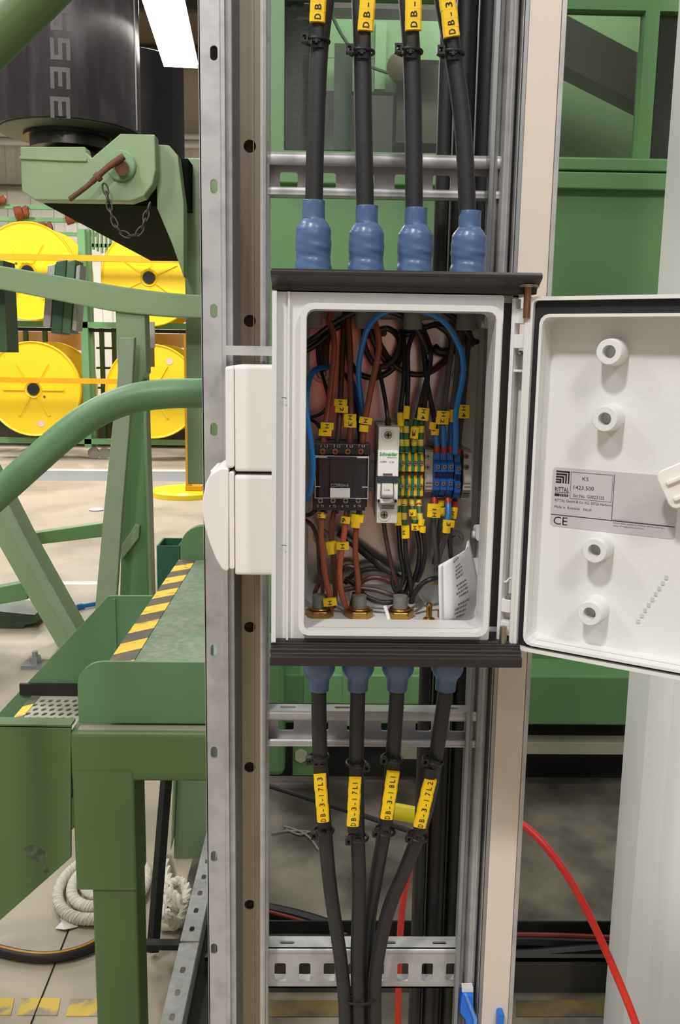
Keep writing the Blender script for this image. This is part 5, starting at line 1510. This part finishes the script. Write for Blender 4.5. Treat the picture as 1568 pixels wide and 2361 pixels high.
for k, (y0, y1) in enumerate(((585, 602), (869, 884))):
    a = at(-200, y0+2-4, YRk-.5); c = at(520, y0+2+11, YRk-.5)
    h = at(0, y0, YRk-.5).z-at(0, y1-3, YRk-.5).z
    b = B().bx(a.x, c.x, YRk-.5, YRk-.44, (a.z+c.z)/2-h/2-.02, (a.z+c.z)/2+h/2-.02)
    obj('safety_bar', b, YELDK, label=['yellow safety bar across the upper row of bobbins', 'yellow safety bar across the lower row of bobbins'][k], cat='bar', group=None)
def bobbin(x, y, lab, i):
    c = at(x, y, YRk-.25)
    Rb = 106*(YRk-.25)/F_PX*1.01
    t = thing('cable_bobbin', lab, 'bobbin', (c.x, c.y, c.z-Rb), 'yellow bobbins on the rack')
    n = (0, 1, 0)
    b = B().lathe([(.07, .0), (.11, -.03), (.11, -.015), (Rb-.03, -.012), (Rb-.01, -.03), (Rb, -.02), (Rb, .04), (Rb-.04, .045), (.07, .045)], c, n, 56)
    obj('front_flange', b, YELB, t)
    b = B().lathe([(.38, .04), (.38, .88)], c, n, 40)
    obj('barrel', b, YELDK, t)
    b = B().lathe([(.10, .84), (Rb, .85), (Rb, .91), (.10, .92)], c, n, 56)
    obj('rear_flange', b, YELB, t)
    b = B().lathe([(.078, -.034), (.078, .03), (.0001, .03)], c, n, 24)
    obj('hub_bore', b, BLACKP, t, label='black hub bore')
    for k in range(6):
        a = R(60*k+ (25 if i in (1,) else 0))
        d = Vector((math.cos(a), 0, math.sin(a))); s = Vector((-math.sin(a), 0, math.cos(a)))
        M = Matrix((d, Vector((0, 1, 0)), s)).transposed().to_4x4(); M.translation = c
        obj('flange_rib', B().bx(.12, .40, -.030, -.008, -.016, .016, M), YELB, t)
    for k in range(2):
        a = R(-35+180*k)
        p_ = c+Vector((math.cos(a)*.17, -.018, math.sin(a)*.17))
        obj('drive_hole', B().lathe([(.016, 0), (.016, -.003), (.0001, -.003)], p_, n, 10), RUST, t)
    if i in (2, 3):
        a = R(-80) if i == 2 else R(60)
        p_ = c+Vector((math.cos(a)*.46, -.016, math.sin(a)*.46))
        obj('round_sticker', B().lathe([(.045, 0), (.045, -.002), (.0001, -.002)], p_, n, 16), mat('pale_pink_sticker', (240, 200, 190), .5), t)
bobbin(64, 626, 'yellow bobbin at the upper left of the rack, behind the curved green beam', 0)
bobbin(344, 640, 'yellow bobbin at the upper right of the rack, beside the green column', 1)
bobbin(78, 897, 'rust-marked yellow bobbin at the lower left, over the handrail', 2)
bobbin(352, 903, 'yellow bobbin at the lower right of the rack, behind the green leg', 3)
for i, (x, y, r_) in enumerate(((50, 490, 17), (105, 526, 15), (-2, 462, 12), (168, 504, 12))):
    q = at(x, y, YRk+.85); rr = r_*YRk/F_PX
    b = B().lathe([(rr*.5, -.10), (rr*1.0, -.09), (rr*.92, 0), (rr*.7, .02), (rr*.95, .08), (rr*.4, .1)], q, (.9, .3, .2), 14, .06)
    obj('rusty_reel', b, RUSTWOOL, label=['rust-brown coil on the second top rail of the rack, largest of four', 'rust-brown coil just above the upper left bobbin', 'rust-brown coil at the photo\'s left edge on the top rail', 'small rust-brown coil near the rack post'][i], cat='reel', group='rusty coils on top of the rack')

# ================================================================ green machine cabinet behind the ladder
YC_ = 2.92
xL_, xR_ = at(560, 900, YC_).x, at(1900, 900, YC_).x
t = thing('machine_cabinet', 'big green machine cabinet with dark windows behind the ladder', 'machine', ((xL_+xR_)/2, YC_+.6, 0))
CAB = t
def zc(y, Y=YC_, x=1100): return at(x, y, Y).z
wx = [at(655, 200, YC_).x, at(1120, 200, YC_).x, at(1190, 200, YC_).x, at(1478, 200, YC_).x, at(1510, 200, YC_).x, at(1800, 200, YC_).x]
wz0 = at(832, 350, YC_).z; wz1 = zc(-380)
wz1r = at(1385, 22, YC_).z; wz0r = at(1385, 363, YC_).z
b = B().plate([(xL_, zc(440)), (xR_, zc(440)), (xR_, zc(-700)), (xL_, zc(-700))],
              [[(wx[0], wz0), (wx[1], wz0), (wx[1], wz1r+.02), (wx[0], wz1r+.02)], [(wx[2], wz0r), (wx[3], wz0r), (wx[3], wz1r), (wx[2], wz1r)], [(wx[4], wz0r), (wx[5], wz0r), (wx[5], wz1r), (wx[4], wz1r)]], YC_, YC_+.05)
obj('window_frame', b, GREEN_MC, t, .004)
b = B().bx(at(640, 400, YC_).x, xR_, YC_-.03, YC_+.0, zc(436, YC_-.03, 1400), zc(397, YC_-.03, 1400))
obj('cross_rail', b, GREEN_MC, t, .004)
b = B().bx(at(1140, 400, YC_).x, xR_, YC_-.025, YC_+.0, zc(392, YC_-.03, 1400), zc(363.5, YC_-.03, 1400))
obj('window_sill', b, GREEN_MC, t, .004)
b = B().bx(xL_, xR_, YC_+.005, YC_+.05, zc(1600), zc(440))
obj('lower_panel', b, GREEN_MC, t)
for k, (a, c_) in enumerate(((0, 1), (2, 3), (4, 5))):
    b = B().bx(wx[a]+.002, wx[c_]-.002, YC_+.03, YC_+.034, (wz0 if k == 0 else wz0r)+.002, wz1r-.002)
    obj('window_pane', b, PANE, t)
# inside the windows
b = B().bx(xL_, xR_, 4.3, 4.35, .4, 3.4)
b.bx(xL_, xL_+.03, YC_+.06, 4.3, .4, 3.4).bx(xL_, xR_, YC_+.06, 4.3, zc(470), zc(460))
obj('inner_shell', b, mat('dark_inner_steel', (52, 50, 44), .6, var=.15, scale=4), t)
def inner(nm, x0, y0, x1, y1, Y, d, m):
    a0, a1, b0, b1 = rect(x0, y0, x1, y1, Y); return obj(nm, B().bx(a0, a1, Y, Y+d, b0, b1), m, CAB)
GI = mat('inner_green_plate', (128, 158, 124), .5)
inner('inner_plate', 750, 46, 1030, 136, 3.6, .05, GI); inner('inner_plate', 750, 136, 915, 211, 3.6, .05, GI)
inner('inner_plate', 865, 50, 890, 205, 3.57, .03, mat('inner_green_light', (142, 172, 136), .5))
inner('inner_column', 770, 100, 812, 345, 3.5, .05, mat('inner_dark_green', (46, 66, 54), .5))
inner('inner_block', 915, 130, 1040, 330, 3.7, .2, mat('inner_brown_grey', (84, 76, 66), .6))
inner('inner_block', 745, 212, 770, 345, 3.7, .2, mat('inner_green_grey', (96, 104, 84), .6))
c = at(918, 150, 3.5)
obj('inner_hub', B().lathe([(.02, 0), (.05, .01), (.055, .05), (.04, .08)], c, (.5, 1, 0), 20), mat('brown_hub', (104, 88, 76), .6), t)
b = B().tube(smooth(P([(768, 40), (785, 75), (812, 115), (835, 140), (865, 158), (895, 168)], 3.45), 5), .006, 6)
obj('inner_hose', b, mat('inner_hose_green', (52, 84, 66), .5), t)
a0, a1, b0, b1 = rect(656, 0, 718, 345, 3.0)
hs = []
for k in range(17):
    zz_ = b0+.03+k*(b1-b0)/17
    for f in (.35, .8): hs.append(rrect(a0+(a1-a0)*f-.009, a0+(a1-a0)*f+.009, zz_-.008+.006*(f > .5), zz_+.010+.006*(f > .5), .003, 1))
obj('slotted_strip', B().plate([(a0, b0), (a1, b0), (a1, b1), (a0, b1)], hs, 3.0, 3.006), mat('dark_slotted_strip', (58, 58, 54), .5, .3), t)
b = B().bx(a0, a1, 3.03, 3.035, b0, b1); obj('slot_backing', b, mat('grey_slot_backing', (92, 94, 88), .6), t)
inner('rear_plate', 1200, 0, 1500, 380, 3.55, .05, mat('inner_green_panel', (112, 140, 100), .5, c2=(96, 98, 78), mask=(.4, .7), mscale=2))
b = B().prism(poly_at([(1180, 0), (1290, 26), (1490, 132), (1600, 190), (1600, 305), (1485, 245), (1290, 146), (1180, 90)], 3.3), 'y', 3.3, 3.42)
obj('diagonal_reflection', b, mat('black_reflection', (46, 42, 42), .5), t)  # dark bar standing for the diagonal reflection in the window glass
inner('black_panel', 1505, 10, 1800, 380, 3.1, .05, mat('black_panel', (40, 40, 42), .5))
l = area('cabinet_lamp', (.55, 3.05, 3.3), (.55, 3.7, 2.0), 48, .2, 1.6)
l.data.size = 1.6; l.data.size_y = .2
# base frame, recess, foot, silver rail
YB_ = 2.76
b = B().bx(at(655, 1600, YB_).x, xR_, YB_, YC_+.04, zc(1672, YB_, 1300), zc(1559, YB_, 1300))
obj('base_beam', b, GREEN_MC, t, .006)
b = B().bx(at(575, 1600, YB_-.04).x, at(657, 1600, YB_-.04).x, YB_-.04, YC_, zc(1792, YB_-.04, 640), zc(1500, YB_-.04, 640))
obj('base_post', b, GREEN_MC, t, .02)
for x in (700, 790, 905, 985):
    b = B().bx(at(x, 1600, YB_).x, at(x+26, 1600, YB_).x, YB_-.012, YB_+.01, zc(1672, YB_, x), zc(1500, YB_, x))
    obj('base_rib', b, GREEN_MC, t, .004)
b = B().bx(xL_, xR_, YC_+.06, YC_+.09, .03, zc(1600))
obj('base_gap_shade', b, DARK, t)  # dark sheet standing for the shadow gap under the machine
b = B().bx(at(1050, 1720, YB_).x, xR_, YB_+.02, YB_+.08, zc(1746, YB_, 1320), zc(1718, YB_, 1320))
obj('silver_rail', b, mat('cream_steel', (172, 166, 148), .5), t, .002)
b = B().bx(at(675, 1740, YB_).x, at(740, 1740, YB_).x, YB_-.005, YB_+.03, zc(1786, YB_, 700), zc(1722, YB_, 700))
obj('bolt_plate', b, GREEN_MC, t)
c = at(694, 1745, YB_-.02)
obj('bolt', B().cyl(c, c+Vector((0, .03, 0)), .022, 6), mat('cream_bolt', (176, 172, 146), .5), t)
b = B().bx(at(925, 1735, YB_).x, at(962, 1735, YB_).x, YB_, YB_+.05, zc(1750, YB_, 940), zc(1727, YB_, 940))
obj('bolt_block', b, mat('cream_block', (150, 146, 126), .5), t)
# pale green guard under the platform and the dark slanting strut
b = B().prism(poly_at([(414, 1640), (560, 1640), (560, 2010), (440, 2040), (398, 2018), (402, 1930)], 2.5), 'y', 2.5, 2.54)
b.prism(poly_at([(404, 1640), (414, 1640), (402, 1930), (394, 1960)], 2.5), 'y', 2.49, 2.53)
o = obj('guard_panel', b, mat('pale_green_guard', (148, 176, 142), .4, var=.05), t, .004)
b = B().tube([at(392, 1700, 2.3), at(375, 1900, 2.2), atz(352, 2196, .015)], .016, 4)
obj('slanting_strut', b, DARK, label='thin black strut slanting down behind the platform leg', cat='strut')

# ================================================================ floor clutter in front of the cabinet
# cable duct along the floor
yd0 = atz(1000, 2292, 0).y
zd1 = at(1000, 2212, yd0).z
t = thing('floor_duct', 'low dark steel duct crossing the floor, black cables lying inside', 'duct', (.5, yd0, 0))
b = B().bx(-.26, 1.6, yd0, yd0+.006, 0, zd1).bx(-.26, 1.6, yd0, yd0+.02, zd1-.006, zd1)
obj('front_side', b, mat('dark_duct_steel', (70, 68, 60), .5, .2, var=.2), t)
b = B().bx(-.26, 1.6, yd0+.17, yd0+.176, 0, zd1*.8).bx(-.26, 1.6, yd0+.006, yd0+.17, .0045, .008)
obj('trough', b, DARK, t)
for k in range(3):
    b = B().tube(smooth([Vector((x, yd0+.05+.045*k+.008*math.sin(x*7+k), .035+.012*((k+int(x*3)) % 2))) for x in [-.25+.185*i for i in range(11)]], 3), .018, 8)
    obj('duct_cable', b, BLACKP, label=['black cable in the floor duct, nearest its front side', 'black cable in the middle of the floor duct', 'black cable at the back of the floor duct'][k], cat='cable')
b = B().tube(smooth([Vector((x, yd0+.06+.05*math.sin(x*2.2), .078+.01*math.sin(x*5))) for x in [-.24+.12*i for i in range(14)]], 3), .006, 8)
obj('duct_cable', b, REDD, label='dull red cable lying on the black cables in the floor duct', cat='cable')
for k, (p0, p1, p2, r_, m_, lab_) in enumerate((((560, 2086), (690, 2114), (800, 2150), .018, BLACKP, 'thick black cable slanting into the floor duct behind the left rail'),
        ((560, 2126), (660, 2146), (735, 2166), .018, BLACKP, 'second black cable slanting into the floor duct'), ((600, 2097), (700, 2124), (800, 2156), .005, REDD, 'dull red wire lying on the slanting black cables'))):
    b = B().tube(smooth([atz(x, y, .022+.022*(k == 2)) for x, y in (p0, p1, p2)], 5), r_, 8)
    obj('loose_cable', b, m_, label=lab_, cat='cable')
# black cable and yellow tape behind
b = B().tube(smooth([at(560, 1795, 2.4), at(640, 1818, 2.35), at(740, 1850, 2.3), at(860, 1888, 2.25), at(1000, 1935, 2.2), at(1075, 1962, 2.15)], 4), .007, 8)
obj('slack_cable', b, BLACKP, label='thin black cable sagging across behind the yellow markers', cat='cable')
b = B().tube(smooth([at(895, 1868, 2.2), at(930, 1874, 2.2), at(965, 1880, 2.2), at(990, 1878, 2.2)], 4), .024, 10, flat=.6)
obj('yellow_bag', b, mat('bright_yellow_film', (222, 206, 40), .3), label='bright yellow film scrap behind the marked cables', cat='scrap')
q = atz(675, 1912, .006)
t = thing('cut_wires', 'pale frayed string lying on the dirty floor behind the ladder', 'string', q)
for k, pts_ in enumerate(([(625, 1922), (660, 1916), (690, 1916), (724, 1918)], [(655, 1905), (690, 1916), (715, 1932), (735, 1960)], [(660, 1912), (690, 1924), (712, 1918)])):
    obj('strand', B().tube(smooth([atz(x, y, .010) for x, y in pts_], 4), .0035, 6), mat('pale_string', (150, 144, 130), .8), t)
# red cable looping behind the ladder
rp = smooth([at(x, y, Y) for x, y, Y in ((917, 2560, 1.34), (918, 2361, 1.30), (920, 2230, 1.28), (926, 2110, 1.26), (942, 2015, 1.25), (968, 1945, 1.24), (1010, 1890, 1.22), (1060, 1868, 1.20), (1120, 1868, 1.18), (1190, 1892, 1.16), (1250, 1942, 1.14), (1312, 2025, 1.12), (1368, 2130, 1.10), (1420, 2245, 1.08), (1466, 2361, 1.06), (1500, 2480, 1.05))], 6)
obj('red_cable', B().tube(rp, .0052, 12), REDC, label='bright red cable arching behind the ladder and down to the right', cat='cable')
# white wrapped column at the right edge
YV = 1.62
xw = at(1547, 1300, YV).x
n = 40
front = []
rnd = random.Random(11)
for i in range(n+1):
    s = i/n
    front.append((xw+s*.42, YV+.020*math.sin(s*21)+.008*math.sin(s*52+1)+.05*(1-min(1, s*9))**2))
b = B().prism(front+[(xw+.42, YV+.2), (xw+.01, YV+.2)], 'z', 0, 3.2)
for i in range(len(b.f)): b.sm[i] = len(b.f[i]) == 4
obj('wrapped_column', b, WHITE_GREY, label='off-white fluted column at the right edge behind the door', cat='column')
# perforated rail running back along the floor
za_ = .10
a = atz(352, 2361, za_); c = atz(478, 1962, za_)
xr0 = (a.x+c.x)/2
w = .047
ya, yb = 1.66, 2.485
t = thing('perforated_rail', 'perforated galvanised channel lying along the floor beside the platform leg', 'rail', (xr0, 2.2, 0))
ym = atz(420, 2172, za_).y
hs0 = [slot(xr0+.022, y, .012, .022) for y in [ya+.06+.075*k for k in range(30)] if ya+.03 < y < ym-.03]
hs1 = [slot(xr0+.022, y, .012, .022) for y in [ya+.06+.075*k for k in range(30)] if ym+.03 < y < yb-.03]
for y0, y1, hs in ((ya, ym-.004, hs0), (ym+.004, yb, hs1)):
    b = B().plate([(xr0, y0), (xr0+w, y0), (xr0+w, y1), (xr0, y1)], hs, za_-.002, za_, 'z')
    b.bx(xr0+w-.002, xr0+w, y0, y1, .0, za_)
    obj('channel_length', b, GALV, t, .0005)
b = B().bx(xr0+w+.0005, xr0+w+.05, ya, yb, 0, za_*.55)
obj('rail_side_shade', b, DARK, t)  # dark box standing for the rail's right side in shadow
b = B().bx(xr0-.09, xr0+.0, ym-.012, ym+.012, za_*.86, za_*1.0)
obj('cross_bar', b, DARK, t)
# rope coil
q = atz(238, 2052, 0)
t = thing('rope_coil', 'thick off-white twisted rope coiled on the floor under the stairs', 'rope', q)
rx = (atz(285, 2062, 0)-atz(174, 2062, 0)).length
for k in range(3):
    r1 = rx-.015-k*.036
    zc_ = .018+.004*k
    for s in range(3):
        pts_ = []
        for i in range(300):
            a = 2*math.pi*i/300
            tw = 2*math.pi*26*i/300+s*2*math.pi/3
            rr = r1+.0078*math.cos(tw)
            pts_.append((q.x+rr*math.cos(a), q.y+rr*math.sin(a)*1.35, zc_+.0078*math.sin(tw)))
        obj('strand', B().tube(pts_, .0080, 6, closed=True), ROPE, t)
kp = [atz(x, y, z) for x, y, z in ((372, 1955, .03), (382, 1995, .03), (392, 2035, .045), (418, 2032, .06), (432, 2062, .05), (418, 2092, .04), (388, 2082, .06), (376, 2050, .05), (398, 2062, .075), (424, 2098, .05), (412, 2125, .03), (384, 2118, .04), (368, 2088, .03), (384, 2108, .06), (404, 2130, .03), (370, 2132, .02))]
kp = smooth(kp, 9)
for s in range(3):
    pts_ = []
    for i, p_ in enumerate(kp):
        tg = (kp[min(i+1, len(kp)-1)]-kp[max(i-1, 0)]).normalized()
        e1_ = tg.orthogonal().normalized(); e2_ = tg.cross(e1_)
        tw = i*.62+s*2*math.pi/3
        pts_.append(p_+e1_*(.0075*math.cos(tw))+e2_*(.0075*math.sin(tw)))
    obj('knot_strand', B().tube(pts_, .0080, 6), ROPE, t)
# black hose with a yellow line, curving on the floor
hp = smooth([fl(x, y)+Vector((0, 0, .014)) for x, y in ((-160, 2150), (-80, 2178), (0, 2203), (60, 2216), (112, 2219), (165, 2211), (215, 2192), (260, 2160), (290, 2120))], 6)
t = thing('floor_hose', 'black hose with a yellow stripe curving on the concrete below the rope', 'hose', hp[20])
obj('tube', B().tube(hp, .014, 12), HOSE, t)
obj('stripe', B().tube([p_+Vector((0, -.002, .0125)) for p_ in hp], .0034, 6), YELDK, t)
b = B()
q = fl(157, 2133)
b.add([(q.x+dx, q.y+dy, .004+.004*((i*3) % 2)) for i, (dx, dy) in enumerate(((-.028, -.02), (.0, -.03), (.03, -.012), (.022, .012), (.034, .03), (-.004, .022), (-.03, .03), (-.018, .004)))], [(0, 1, 2, 3, 4, 5, 6, 7)])
o = obj('paper_scrap', b, WHITE2, label='torn scrap of white paper on the floor in front of the rope coil', cat='scrap')
md = o.modifiers.new('thick', 'SOLIDIFY'); md.thickness = .001
